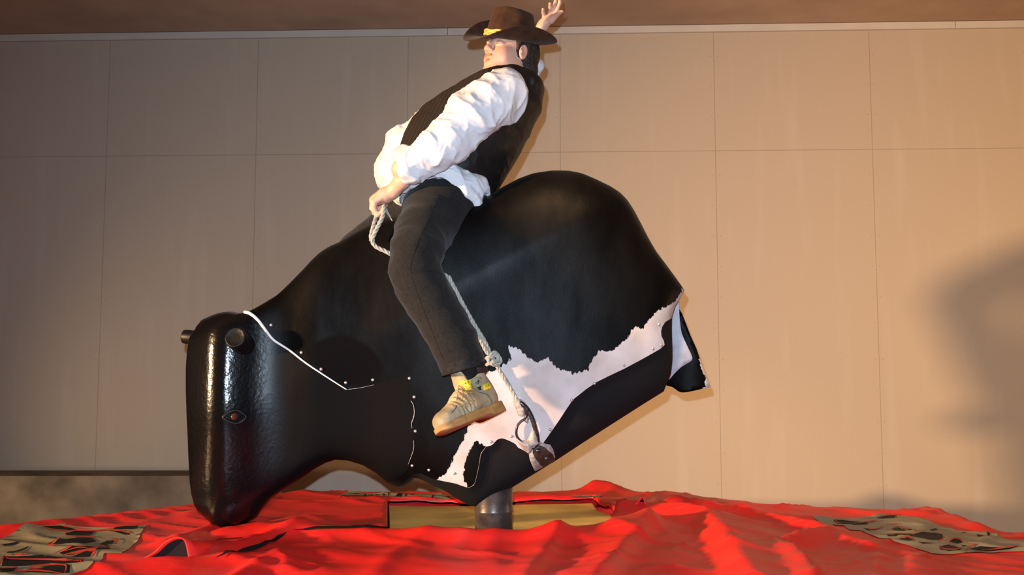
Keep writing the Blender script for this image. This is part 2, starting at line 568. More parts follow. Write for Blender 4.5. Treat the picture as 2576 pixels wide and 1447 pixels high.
def mat_hide():
    m, nt, b = new_mat('cow_hide')
    tc = node(nt, 'ShaderNodeTexCoord')
    a = node(nt, 'ShaderNodeAttribute', attribute_name='white_sd')
    a2 = node(nt, 'ShaderNodeAttribute', attribute_name='nap_sd')
    mp = node(nt, 'ShaderNodeMapping'); mp.inputs['Rotation'].default_value = (0, 0.5, 0); mp.inputs['Scale'].default_value = (1.0, 1.0, 0.45)
    nt.links.new(tc.outputs['Object'], mp.inputs['Vector'])
    n1 = node(nt, 'ShaderNodeTexNoise'); n1.inputs['Scale'].default_value = 95; n1.inputs['Detail'].default_value = 4
    nt.links.new(mp.outputs['Vector'], n1.inputs['Vector'])
    s = math_node(nt, 'MULTIPLY_ADD', n1.outputs['Fac'], 0.030, -0.015)
    s = math_node(nt, 'ADD', s, a.outputs['Fac'])
    fac = math_node(nt, 'MULTIPLY_ADD', s, 420.0, 0.5)
    cl = node(nt, 'ShaderNodeClamp'); nt.links.new(fac, cl.inputs[0]); fac = cl.outputs[0]
    # white hair with warm blotches
    n2 = node(nt, 'ShaderNodeTexNoise'); n2.inputs['Scale'].default_value = 7; n2.inputs['Detail'].default_value = 5
    nt.links.new(tc.outputs['Object'], n2.inputs['Vector'])
    rw = node(nt, 'ShaderNodeValToRGB')
    rw.color_ramp.elements[0].position = 0.35; rw.color_ramp.elements[1].position = 0.65
    rw.color_ramp.elements[0].color = (0.40, 0.335, 0.30, 1); rw.color_ramp.elements[1].color = (0.52, 0.47, 0.455, 1)
    nt.links.new(n2.outputs['Fac'], rw.inputs['Fac'])
    n4 = node(nt, 'ShaderNodeTexNoise'); n4.inputs['Scale'].default_value = 6; n4.inputs['Detail'].default_value = 6
    nt.links.new(mp.outputs['Vector'], n4.inputs['Vector'])
    rb = node(nt, 'ShaderNodeValToRGB')
    rb.color_ramp.elements[0].position = 0.35; rb.color_ramp.elements[1].position = 0.7
    rb.color_ramp.elements[0].color = (0.0012, 0.0010, 0.0010, 1); rb.color_ramp.elements[1].color = (0.0045, 0.0038, 0.0034, 1)
    nt.links.new(n4.outputs['Fac'], rb.inputs['Fac'])
    # nap laid the other way: a darker oval
    nap = math_node(nt, 'MULTIPLY_ADD', a2.outputs['Fac'], 60.0, 0.5)
    c2 = node(nt, 'ShaderNodeClamp'); nt.links.new(nap, c2.inputs[0]); nap = c2.outputs[0]
    blk = mix_col(nt, nap, rb.outputs['Color'], (0.005, 0.0045, 0.005))
    nt.links.new(mix_col(nt, fac, blk, rw.outputs['Color']), b.inputs['Base Color'])
    inv = math_node(nt, 'SUBTRACT', 1.0, nap)
    b.inputs['Roughness'].default_value = 0.44
    n6 = node(nt, 'ShaderNodeTexNoise'); n6.inputs['Scale'].default_value = 2.6; n6.inputs['Detail'].default_value = 5; n6.inputs['Roughness'].default_value = 0.65
    nt.links.new(mp.outputs['Vector'], n6.inputs['Vector'])
    r6 = node(nt, 'ShaderNodeMapRange'); r6.inputs[1].default_value = 0.38; r6.inputs[2].default_value = 0.66; r6.inputs[3].default_value = 0.025; r6.inputs[4].default_value = 0.115
    nt.links.new(n6.outputs['Fac'], r6.inputs[0])
    nt.links.new(math_node(nt, 'MULTIPLY', inv, r6.outputs[0]), b.inputs['Specular IOR Level'])
    nt.links.new(math_node(nt, 'MULTIPLY', inv, 0.012), b.inputs['Sheen Weight'])
    b.inputs['Sheen Roughness'].default_value = 0.4
    n3 = node(nt, 'ShaderNodeTexNoise'); n3.inputs['Scale'].default_value = 420; n3.inputs['Detail'].default_value = 3
    nt.links.new(mp.outputs['Vector'], n3.inputs['Vector'])
    bp = node(nt, 'ShaderNodeBump'); bp.inputs['Strength'].default_value = 0.25; bp.inputs['Distance'].default_value = 0.002
    nt.links.new(n3.outputs['Fac'], bp.inputs['Height']); nt.links.new(bp.outputs['Normal'], b.inputs['Normal'])
    return m
M['hide'] = mat_hide()

def mat_head():
    m, nt, b = new_mat('black_gloss_paint')
    b.inputs['Base Color'].default_value = (0.003, 0.0027, 0.003, 1)
    a = node(nt, 'ShaderNodeAttribute', attribute_name='gloss')
    tc = node(nt, 'ShaderNodeTexCoord')
    rg = node(nt, 'ShaderNodeMapRange'); rg.inputs[3].default_value = 0.7; rg.inputs[4].default_value = 0.17
    nt.links.new(a.outputs['Fac'], rg.inputs[0]); nt.links.new(rg.outputs[0], b.inputs['Roughness'])
    sp = node(nt, 'ShaderNodeMapRange'); sp.inputs[3].default_value = 0.06; sp.inputs[4].default_value = 0.26
    nt.links.new(a.outputs['Fac'], sp.inputs[0]); nt.links.new(sp.outputs[0], b.inputs['Specular IOR Level'])
    n = node(nt, 'ShaderNodeTexNoise'); n.inputs['Scale'].default_value = 75; n.inputs['Detail'].default_value = 3
    nt.links.new(tc.outputs['Object'], n.inputs['Vector'])
    n5 = node(nt, 'ShaderNodeTexNoise'); n5.inputs['Scale'].default_value = 11; n5.inputs['Detail'].default_value = 2
    nt.links.new(tc.outputs['Object'], n5.inputs['Vector'])
    hgt = math_node(nt, 'MULTIPLY_ADD', n5.outputs['Fac'], 1.6, n.outputs['Fac'])
    bp = node(nt, 'ShaderNodeBump'); bp.inputs['Strength'].default_value = 0.24; bp.inputs['Distance'].default_value = 0.004
    nt.links.new(hgt, bp.inputs['Height']); nt.links.new(bp.outputs['Normal'], b.inputs['Normal'])
    return m
M['head'] = mat_head()

def mat_vest():
    m, nt, b = new_mat('pinstripe_cloth')
    tc = node(nt, 'ShaderNodeTexCoord')
    mp = node(nt, 'ShaderNodeMapping'); mp.inputs['Rotation'].default_value = (0, -0.42, 0)
    nt.links.new(tc.outputs['Object'], mp.inputs['Vector'])
    sx = node(nt, 'ShaderNodeSeparateXYZ'); nt.links.new(mp.outputs['Vector'], sx.inputs[0])
    v = math_node(nt, 'MULTIPLY', sx.outputs[0], 70.0)
    v = math_node(nt, 'FRACT', v)
    v = math_node(nt, 'LESS_THAN', v, 0.12)
    nt.links.new(mix_col(nt, v, (0.015, 0.0105, 0.008), (0.027, 0.021, 0.017)), b.inputs['Base Color'])
    b.inputs['Roughness'].default_value = 0.9
    b.inputs['Specular IOR Level'].default_value = 0.15
    n3 = node(nt, 'ShaderNodeTexNoise'); n3.inputs['Scale'].default_value = 40
    nt.links.new(tc.outputs['Object'], n3.inputs['Vector'])
    bp = node(nt, 'ShaderNodeBump'); bp.inputs['Strength'].default_value = 0.2; bp.inputs['Distance'].default_value = 0.004
    nt.links.new(n3.outputs['Fac'], bp.inputs['Height']); nt.links.new(bp.outputs['Normal'], b.inputs['Normal'])
    return m
M['vest'] = mat_vest()
M['satin'] = simple_mat('black_satin', (0.009, 0.007, 0.0065), 0.5, spec=0.22, bump=(30, 0.2, 0.006))

def mat_skin():
    m, nt, b = new_mat('skin')
    a = node(nt, 'ShaderNodeAttribute', attribute_name='flush')
    tc = node(nt, 'ShaderNodeTexCoord')
    n = node(nt, 'ShaderNodeTexNoise'); n.inputs['Scale'].default_value = 35; n.inputs['Detail'].default_value = 4
    nt.links.new(tc.outputs['Object'], n.inputs['Vector'])
    c = mix_col(nt, n.outputs['Fac'], (0.56, 0.29, 0.20), (0.63, 0.35, 0.25))
    nt.links.new(mix_col(nt, a.outputs['Fac'], c, (0.50, 0.11, 0.085)), b.inputs['Base Color'])
    b.inputs['Roughness'].default_value = 0.48
    b.inputs['Specular IOR Level'].default_value = 0.4
    b.inputs['Subsurface Weight'].default_value = 0.08
    b.inputs['Subsurface Radius'].default_value = (0.02, 0.008, 0.004)
    b.inputs['Subsurface Scale'].default_value = 0.3
    bp = node(nt, 'ShaderNodeBump'); bp.inputs['Strength'].default_value = 0.12; bp.inputs['Distance'].default_value = 0.002
    nt.links.new(n.outputs['Fac'], bp.inputs['Height']); nt.links.new(bp.outputs['Normal'], b.inputs['Normal'])
    return m
M['skin'] = mat_skin()

# ------------------------------------------------------------------ setting
WALL_Y = 6.3
WALL_YAW = math.radians(2.3)

def wall_point(px, py):
    """where a line of sight meets the back wall"""
    o, d = ray(px, py)
    n = Vector((math.sin(WALL_YAW), math.cos(WALL_YAW), 0))
    t = (Vector((0, WALL_Y, 0)) - o).dot(n) / d.dot(n)
    return o + d * t

def box_mesh(x0, x1, y0, y1, z0, z1):
    V = [(x, y, z) for x in (x0, x1) for y in (y0, y1) for z in (z0, z1)]
    F = [[0, 1, 3, 2], [4, 6, 7, 5], [0, 4, 5, 1], [2, 3, 7, 6], [0, 2, 6, 4], [1, 5, 7, 3]]
    return V, F

ztop = wall_point(1288, 88).z
zseam = wall_point(1288, 384).z
inv = Matrix.Rotation(-WALL_YAW, 4, 'Z').inverted()
def wall_local(px, py):
    p = wall_point(px, py) - Vector((0, WALL_Y, 0))
    return Matrix.Rotation(WALL_YAW, 4, 'Z') @ p
xs = [wall_local(q, 384).x for q in (268, 630, 1015, 1405, 1803, 2195)]
pw = (xs[-1] - xs[0]) / 5.0

def mat_wall():
    m, nt, b = new_mat('wall_board')
    tc = node(nt, 'ShaderNodeTexCoord')
    sx = node(nt, 'ShaderNodeSeparateXYZ'); nt.links.new(tc.outputs['Object'], sx.inputs[0])
    X, Z = sx.outputs[0], sx.outputs[2]
    u = math_node(nt, 'FRACT', math_node(nt, 'MULTIPLY', math_node(nt, 'ADD', X, -xs[0] + 10 * pw), 1.0 / pw))
    du = math_node(nt, 'MULTIPLY', math_node(nt, 'MINIMUM', u, math_node(nt, 'SUBTRACT', 1.0, u)), pw)
    dz = math_node(nt, 'ABSOLUTE', math_node(nt, 'SUBTRACT', Z, zseam))
    d = math_node(nt, 'MINIMUM', du, dz)
    seam = math_node(nt, 'LESS_THAN', d, 0.0024)
    # nails either side of the seams
    dn = math_node(nt, 'ABSOLUTE', math_node(nt, 'SUBTRACT', du, 0.022))
    w = math_node(nt, 'FRACT', math_node(nt, 'MULTIPLY', Z, 5.2))
    dw = math_node(nt, 'MULTIPLY', math_node(nt, 'ABSOLUTE', math_node(nt, 'SUBTRACT', w, 0.5)), 1 / 5.2)
    nail = math_node(nt, 'LESS_THAN', math_node(nt, 'ADD', math_node(nt, 'MULTIPLY', dn, dn), math_node(nt, 'MULTIPLY', dw, dw)), 0.0035 ** 2)
    # streaks and mottling
    mp = node(nt, 'ShaderNodeMapping'); mp.inputs['Scale'].default_value = (5.0, 1.0, 0.55)
    nt.links.new(tc.outputs['Object'], mp.inputs['Vector'])
    n1 = node(nt, 'ShaderNodeTexNoise'); n1.inputs['Scale'].default_value = 1.6; n1.inputs['Detail'].default_value = 4
    nt.links.new(mp.outputs['Vector'], n1.inputs['Vector'])
    r1 = node(nt, 'ShaderNodeValToRGB')
    r1.color_ramp.elements[0].position = 0.55; r1.color_ramp.elements[1].position = 0.78
    r1.color_ramp.elements[0].color = (0, 0, 0, 1); r1.color_ramp.elements[1].color = (0.35, 0.35, 0.35, 1)
    nt.links.new(n1.outputs['Fac'], r1.inputs['Fac'])
    n2 = node(nt, 'ShaderNodeTexNoise'); n2.inputs['Scale'].default_value = 60; n2.inputs['Detail'].default_value = 6; n2.inputs['Roughness'].default_value = 0.8
    nt.links.new(tc.outputs['Object'], n2.inputs['Vector'])
    base = mix_col(nt, n2.outputs['Fac'], (0.40, 0.315, 0.235), (0.46, 0.37, 0.28))
    base = mix_col(nt, r1.outputs['Color'], base, (0.50, 0.43, 0.36))
    base = mix_col(nt, math_node(nt, 'MULTIPLY', seam, 0.36), base, (0.10, 0.075, 0.055))
    base = mix_col(nt, math_node(nt, 'MULTIPLY', nail, 0.35), base, (0.12, 0.09, 0.07))
    nt.links.new(base, b.inputs['Base Color'])
    b.inputs['Roughness'].default_value = 0.85
    b.inputs['Specular IOR Level'].default_value = 0.15
    return m
M['wall'] = mat_wall()

def setting():
    V, F = box_mesh(-9, 9, 0, 0.15, -0.1, ztop + 1.5)
    w = mesh_obj('wall_back', V, F, M['wall'], smooth=False)
    w.location = (0, WALL_Y, 0); w.rotation_euler = (0, 0, -WALL_YAW)
    tag(w, kind='structure')
    V, F = box_mesh(-12, 9, -4, 7.2, -0.12, 0.0)
    tag(mesh_obj('floor', V, F, M['floor'], smooth=False), kind='structure')
    # batten along the top of the boards, in lengths
    t0 = wall_local(1288, 72).z; t1 = wall_local(1288, 89).z
    xj = [-9.0, wall_local(1127, 80).x, wall_local(2400, 75).x, 9.0]
    for a, b in zip(xj[:-1], xj[1:]):
        V, F = box_mesh(a + 0.002, b - 0.002, -0.022, 0.0, t1, t0)
        t = mesh_obj('trim_%d' % (xj.index(a) + 1), V, F, M['trim'], smooth=False)
        t.location = (0, WALL_Y, 0); t.rotation_euler = (0, 0, -WALL_YAW)
        tag(t, kind='structure')
    V, F = box_mesh(-12, 9, -4, 7.0, t0 + 0.004, t0 + 0.1)
    c = mesh_obj('ceiling', V, F, M['ceiling'], smooth=False)
    tag(c, kind='structure')
setting()

# low dark board standing by the wall
def low_board():
    a = P(-120, 1164, 6.05); b = P(749, 1181, 6.05)
    root = empty('wooden_platform', (a.x, 6.0, 0))
    tag(root, 'low dark brown wooden platform against the wall behind the red mat', 'platform')
    zt = b.z
    V, F = box_mesh(-4.0, b.x - 0.003, 5.70, 6.0, zt - 0.029, zt - 0.001)
    top = mesh_obj('top_board', V, F, M['board'], smooth=False)
    V, F = box_mesh(-4.0, b.x - 0.003, 5.66, 5.70, 0.0, zt)
    fr = mesh_obj('front_panel', V, F, M['board'], smooth=False)
    for o in (top, fr):
        bv = o.modifiers.new('bevel', 'BEVEL'); bv.width = 0.004; bv.segments = 2
    adopt([top, fr], root)
low_board()

# ------------------------------------------------------------------ the inflated mat under its red tarpaulin
ZM = 0.57

def zp(px, py, z=ZM):
    p = P_z(px, py, z)
    return np.array([p.x, p.y])

MAT_OUT = [(-500, 1352), (-200, 1331), (0, 1311), (140, 1297), (250, 1287), (370, 1276), (480, 1264), (600, 1247), (720, 1232), (820, 1229), (950, 1229),
           (1100, 1228), (1300, 1229), (1400, 1229), (1470, 1229), (1560, 1231), (1640, 1233), (1720, 1236), (1800, 1247), (1870, 1258), (1950, 1262), (2030, 1266), (2100, 1273),
           (2200, 1279), (2300, 1281), (2360, 1284), (2400, 1292), (2440, 1306), (2480, 1320), (2530, 1328), (2640, 1332), (2900, 1352)]
mat_outline = [zp(*p) for p in MAT_OUT]
mat_outline = mat_outline + [np.array([2.7, 2.35]), np.array([-2.6, 2.35])]
HOLE = [(975, 1268), (1160, 1269), (1300, 1258), (1420, 1251), (1490, 1247), (1500, 1262), (1530, 1272), (1545, 1290), (1500, 1300), (1400, 1312), (1290, 1322), (1200, 1327), (1090, 1334), (975, 1338)]
# the far lip lies at deck height, the near lip is a raised roll
hole = [zp(975, 1254), zp(1160, 1254), zp(1300, 1251), zp(1420, 1248), zp(1492, 1246), zp(1505, 1262), zp(1540, 1276), zp(1552, 1296),
        np.array([0.31, 3.70]), np.array([0.16, 3.66]), np.array([0.0, 3.66]), np.array([-0.16, 3.68]), np.array([-0.32, 3.72]), zp(975, 1330)]

# creases: (pixel polyline on the deck plane, height, half width, sharpness 0 round .. 1 sharp)
CREASES = [
    ([(1330, 1330), (1430, 1318), (1560, 1300)], 0.030, 0.12, 0.2),
    ([(1498, 1236), (1528, 1236)], 0.060, 0.085, 0.3),
    ([(2060, 1270), (2150, 1280), (2330, 1300)], 0.020, 0.08, 0.3),
    ([(480, 1300), (700, 1282), (960, 1262)], 0.020, 0.09, 0.3),
    ([(760, 1345), (640, 1372), (545, 1402)], 0.035, 0.06, 0.5),
    ([(560, 1352), (760, 1312), (970, 1292)], 0.025, 0.09, 0.3),
    ([(420, 1376), (520, 1345), (640, 1318)], 0.030, 0.07, 0.3),
    ([(200, 1440), (420, 1425), (640, 1410)], 0.022, 0.09, 0.3),
    ([(700, 1400), (730, 1440)], 0.020, 0.04, 0.5),
    ([(0, 1335), (220, 1312), (420, 1292)], 0.018, 0.07, 0.3),
    ([(1750, 1238), (1830, 1250)], 0.018, 0.05, 0.3), ([(1930, 1262), (1965, 1262)], 0.018, 0.04, 0.3),
    ([(2330, 1290), (2400, 1305), (2460, 1330)], 0.030, 0.07, 0.4),
    ([(1100, 1345), (1000, 1390), (940, 1450)], 0.012, 0.06, 0.5),
    ([(1250, 1345), (1230, 1400), (1260, 1450)], 0.010, 0.07, 0.5),
]
# straight-sided folds: (pixel polyline, height, width to its left, width to its right)
TENTS = [
    ([(1775, 1314), (1812, 1352), (1848, 1405), (1895, 1480)], 0.048, 0.26, 0.09),
    ([(1690, 1274), (1800, 1290), (1950, 1318), (2080, 1350)], 0.036, 0.10, 0.05),
    ([(1948, 1381), (2020, 1364), (2080, 1350)], 0.040, 0.05, 0.09),
    ([(1952, 1382), (2010, 1418), (2060, 1480)], 0.050, 0.05, 0.16),
    ([(1540, 1296), (1650, 1300), (1775, 1314)], 0.050, 0.10, 0.16),
    ([(1650, 1322), (1570, 1390), (1500, 1480)], 0.035, 0.05, 0.16),
    ([(2080, 1350), (2200, 1382), (2330, 1412)], 0.022, 0.05, 0.06),
    ([(2215, 1402), (2200, 1480)], 0.018, 0.05, 0.12),
    ([(2300, 1398), (2290, 1480)], 0.016, 0.12, 0.05),
    ([(1430, 1335), (1370, 1400), (1320, 1480)], 0.022, 0.04, 0.12),
    ([(690, 1405), (640, 1425), (560, 1470)], 0.018, 0.08, 0.04),
]
crease_w = [([zp(*p) for p in ln], h, w, s) for ln, h, w, s in CREASES]

tent_w = [([zp(*p) for p in ln], h, wl, wr) for ln, h, wl, wr in TENTS]

def mat_height(Q):
    """deck height at world x,y"""
    Q = np.asarray(Q, float)
    z = np.full(Q.shape[0], ZM)
    pk = np.zeros(Q.shape[0])
    for ln, h, w, s in crease_w:
        d = line_dist(Q, ln)
        w = 0.8 * w
        rnd = np.exp(-(d / w) ** 2)
        shp = np.exp(-1.6 * d / w)
        pk += (0.85 * h * ((1 - s) * rnd + s * shp)) ** 5
    for ln, h, wl, wr in tent_w:
        d = np.full(Q.shape[0], 1e9); left = np.zeros(Q.shape[0], bool)
        for a, b in zip(ln[:-1], ln[1:]):
            dd = line_dist(Q, [a, b])
            cr = (b[0] - a[0]) * (Q[:, 1] - a[1]) - (b[1] - a[1]) * (Q[:, 0] - a[0])
            m = dd < d
            d = np.where(m, dd, d); left = np.where(m, cr > 0, left)
        w = np.where(left, wl, wr)
        t = np.maximum(0, 1 - d / w)
        pk += (h * t * (0.75 + 0.25 * t)) ** 5
    z += pk ** 0.2
    # near roll along the front lip of the opening
    lip = [np.array([-0.9, 3.72]), np.array([-0.5, 3.68]), np.array([-0.16, 3.60]), np.array([0.1, 3.58]), np.array([0.36, 3.66]), np.array([0.5, 3.85])]
    d = line_dist(Q, lip)
    z += 0.035 * np.exp(-(d / 0.09) ** 2)
    p3 = np.stack([Q[:, 0], Q[:, 1], np.zeros(len(Q))], 1)
    z += 0.020 * (vnoise(p3 * np.array([2.1, 2.6, 1]), 1) - 0.5) + 0.008 * (vnoise(p3 * np.array([5.5, 8.0, 1]), 2) - 0.5)
    r = 1 - np.abs(2 * vnoise(p3 @ np.array([[0.8, 0.6, 0], [-0.6, 0.8, 0], [0, 0, 1]]) * np.array([3.0, 9.0, 1]), 4) - 1)
    z += 0.010 * (r ** 3)
    r2 = 1 - np.abs(2 * vnoise(p3 @ np.array([[0.7, -0.7, 0], [0.7, 0.7, 0], [0, 0, 1]]) * np.array([4.0, 7.0, 1]), 14) - 1)
    z += 0.012 * (r2 ** 5) * np.clip((Q[:, 0] + 0.1) / 0.4, 0, 1)
    # settle towards the rim
    sd = np.maximum(poly_sd(Q, mat_outline), 0)
    z -= 0.10 * np.exp(-sd / 0.035) * (sd < 0.3)
    return z

def fill_poly(outline, step, extra=(), hole_poly=None):
    """triangles filling an x,y outline with a grid of inner points"""
    o = resample(outline, step)
    h = resample(hole_poly, step) if hole_poly is not None else None
    lo, hi = o.min(0), o.max(0)
    gx = np.arange(lo[0], hi[0], step)
    gy = np.arange(lo[1], hi[1], step * 0.866)
    pts = np.array([[x + (step / 2 if j % 2 else 0), y] for j, y in enumerate(gy) for x in gx])
    pts = pts[poly_sd(pts, o) > step * 0.55]
    if h is not None:
        pts = pts[poly_sd(pts, h) < -step * 0.5]
    verts = [Vector(p) for p in o]
    edges = [(i, (i + 1) % len(o)) for i in range(len(o))]
    if h is not None:
        b = len(verts)
        verts += [Vector(p) for p in h]
        edges += [(b + i, b + (i + 1) % len(h)) for i in range(len(h))]
    verts += [Vector(p) for p in pts]
    r = geometry.delaunay_2d_cdt(verts, edges, [], 0, 1e-7)
    V = np.array([list(v) for v in r[0]])
    F = np.array([list(f) for f in r[2]])
    c = V[F].mean(1)
    keep = poly_sd(c, o) > 0
    if h is not None:
        keep &= poly_sd(c, h) < 0
    F = F[keep]
    a, b_, c_ = V[F[:, 0]], V[F[:, 1]], V[F[:, 2]]
    ar = (b_[:, 0] - a[:, 0]) * (c_[:, 1] - a[:, 1]) - (b_[:, 1] - a[:, 1]) * (c_[:, 0] - a[:, 0])
    F[ar < 0] = F[ar < 0][:, ::-1]
    return V, F, o, h

MAT_BVH = None
def build_mat():
    global MAT_BVH
    V2, F, o, h = fill_poly(mat_outline, 0.023, hole_poly=hole)
    z = mat_height(V2)
    V = np.concatenate([V2, z[:, None]], 1)
    MAT_BVH = BVHTree.FromPolygons(V.tolist(), F.tolist())
    verts = V.tolist(); faces = F.tolist()
    # boundary skirts: down to the floor outside, a short turn-down inside the opening
    cnt = {}
    for f in faces:
        for a, b in ((f[0], f[1]), (f[1], f[2]), (f[2], f[0])):
            cnt[(a, b)] = 1
    bd = [(a, b) for (a, b) in cnt if (b, a) not in cnt]
    low = {}
    def lower(i):
        if i not in low:
            p = V[i]
            inner = poly_sd(np.array([p[:2]]), h)[0] > -0.006
            zz = p[2] - 0.018 if inner else 0.004
            low[i] = len(verts)
            verts.append([p[0], p[1], min(zz, p[2] - 0.01)])
        return low[i]
    for a, b in bd:
        faces.append([b, a, lower(a), lower(b)])
    root = empty('inflatable_mat', (0, 3.6, 0))
    tag(root, 'large inflatable crash mat under a creased red tarpaulin', 'mat')
    tarp = mesh_obj('tarpaulin', verts, faces, M['tarp'])
    kids = [tarp]

    def hit(px, py):
        oo, d = ray(px, py)
        r = MAT_BVH.ray_cast(oo, d)
        if r[0] is None:
            q = zp(px, py)
            return q
        return np.array([r[0].x, r[0].y])

    def patch(name, poly, mat, lift, step=0.018, flat=False):
        pts = [(zp(*p, ZM + 0.012) if flat else hit(*p)) for p in poly]
        v2, f, _, _ = fill_poly(pts, step)
        zz = mat_height(v2) + lift
        # hug the triangulated tarpaulin
        for i, q in enumerate(v2):
            r = MAT_BVH.ray_cast(Vector((q[0], q[1], 2.0)), Vector((0, 0, -1)))
            if r[0] is not None:
                zz[i] = max(r[0].z, zz[i] - lift) + lift
        return mesh_obj(name, np.concatenate([v2, zz[:, None]], 1), f, mat)

    def stroke(px_line, w):
        """ribbon polygon in pixels round a polyline"""
        l = spline(px_line, 4)
        t = np.gradient(l, axis=0); t /= np.maximum(np.linalg.norm(t, axis=1, keepdims=True), 1e-9)
        n = np.stack([-t[:, 1], t[:, 0]], 1)
        tap = np.sin(np.linspace(0.25, math.pi - 0.25, len(l)))[:, None]
        a = l + n * w * 0.5 * tap; b = l - n * w * 0.5 * tap
        return [tuple(q) for q in a] + [tuple(q) for q in b[::-1]]

    def multi(name, polys, mat, lift, parent, flat=False):
        vs_, fs_, off = [], [], 0
        for poly in polys:
            pts = [(zp(*p, ZM + 0.012) if flat else hit(*p)) for p in poly]
            v2, f, _, _ = fill_poly(pts, 0.014)
            zz = np.zeros(len(v2))
            for i, q in enumerate(v2):
                r = MAT_BVH.ray_cast(Vector((q[0], q[1], 2.0)), Vector((0, 0, -1)))
                zz[i] = (r[0].z if r[0] is not None else ZM)
            zz = np.maximum(zz, mat_height(v2)) + lift
            vs_ += np.concatenate([v2, zz[:, None]], 1).tolist()
            fs_ += (f + off).tolist(); off += len(v2)
        ob = mesh_obj(name, vs_, fs_, mat)
        ob.parent = parent
        return ob

    def Z1(p): return [(x / 5.367, 1290 + y / 5.367) for x, y in p]
    def Z2(p): return [(2020 + x / 4.633, 1260 + y / 4.633) for x, y in p]
    def Z3(p): return [(840 + x / 3.3895, 1200 + y / 3.3895) for x, y in p]

    # left print
    A = patch('printed_panel', Z1([(-330, 520), (0, 360), (270, 200), (350, 150), (520, 178), (850, 160), (1040, 200), (1500, 212), (1980, 170), (1850, 400), (1750, 490), (1640, 560), (1400, 560), (1390, 620), (1250, 690), (1170, 770), (960, 840), (760, 960), (0, 960), (-330, 960)]), M['print_grey'], 0.0025)
    blk = [Z1([(1540, 215), (1840, 195), (1860, 180), (1855, 215), (1800, 235), (1530, 240)]),
           Z1([(580, 195), (800, 190), (960, 220), (1000, 245), (860, 262), (690, 235), (590, 215)]),
           Z1([(1020, 262), (1240, 255), (1260, 290), (1180, 330), (900, 320), (880, 290)]),
           Z1([(700, 440), (780, 375), (1040, 350), (1220, 350), (1300, 400), (1040, 420), (860, 430)]),
           Z1([(800, 560), (980, 470), (1300, 480), (1480, 490), (1490, 505), (1180, 520), (1000, 560), (870, 590)]),
           Z1([(960, 610), (1160, 540), (1280, 540), (1220, 600), (1140, 620)]),
           Z1([(60, 605), (340, 600), (1090, 645), (1130, 640), (1100, 680), (640, 700), (300, 735), (20, 740), (40, 650)]),
           Z1([(450, 770), (700, 730), (940, 715), (940, 830), (700, 840), (250, 810)]),
           Z1([(0, 760), (240, 765), (220, 800), (0, 830)]),
           Z1([(1440, 250), (1640, 270), (1760, 300), (1700, 315), (1560, 275)]),
           Z1([(1440, 395), (1540, 390), (1520, 430), (1430, 440), (1500, 480), (1340, 440)]),
           Z1([(20, 440), (250, 410), (240, 430), (60, 470)]), Z1([(80, 560), (250, 520), (400, 460), (360, 500), (180, 560)]),
           Z1([(680, 358), (740, 348), (720, 365)])]
    B = multi('black_artwork', blk, M['print_black'], 0.0042, A)
    red = [Z1(stroke(l, w)) for l, w in [
        ([(560, 190), (640, 230), (760, 250), (980, 262)], 20), ([(980, 262), (1300, 262), (1560, 225)], 20), ([(800, 190), (980, 225), (1200, 240)], 14),
        ([(1290, 268), (1500, 250), (1720, 280), (1760, 310)], 20), ([(790, 372), (700, 420), (645, 460), (760, 460)], 22), ([(900, 345), (1160, 340), (1300, 360)], 16),
        ([(1500, 378), (1590, 380), (1540, 440)], 24), ([(720, 580), (900, 500), (990, 465)], 18), ([(830, 600), (1040, 550), (1290, 500), (1330, 480)], 26),
        ([(860, 545), (1040, 495), (1180, 495)], 16), ([(1180, 540), (1280, 525), (1220, 620)], 30), ([(70, 580), (340, 590)], 18), ([(90, 610), (130, 645), (640, 655), (1060, 665), (1120, 630), (1080, 690)], 24),
        ([(0, 720), (30, 640), (70, 590)], 24), ([(590, 772), (440, 775), (450, 745), (860, 728), (870, 840)], 26), ([(0, 775), (230, 765), (200, 805)], 22),
        ([(180, 820), (500, 805), (840, 845)], 24), ([(1340, 460), (1480, 490)], 18), ([(950, 590), (1140, 545)], 16), ([(1560, 260), (1700, 275)], 14)]]
    C = multi('red_artwork_lines', red, M['print_red'], 0.0058, A)
    # right print
    A2 = patch('printed_panel', Z2([(110, 180), (360, 210), (560, 215), (740, 190), (960, 165), (1200, 180), (1340, 200), (1480, 245), (1620, 310), (1780, 355), (1960, 370), (2140, 360), (2260, 390), (2320, 440), (2420, 460), (2576, 462), (2760, 470), (2760, 600), (2560, 595), (2300, 605), (1900, 615), (1500, 622), (1380, 580), (1240, 530), (1060, 480), (860, 430), (780, 400), (700, 360), (540, 345), (480, 295), (360, 285), (170, 235)]), M['print_grey'], 0.0025)
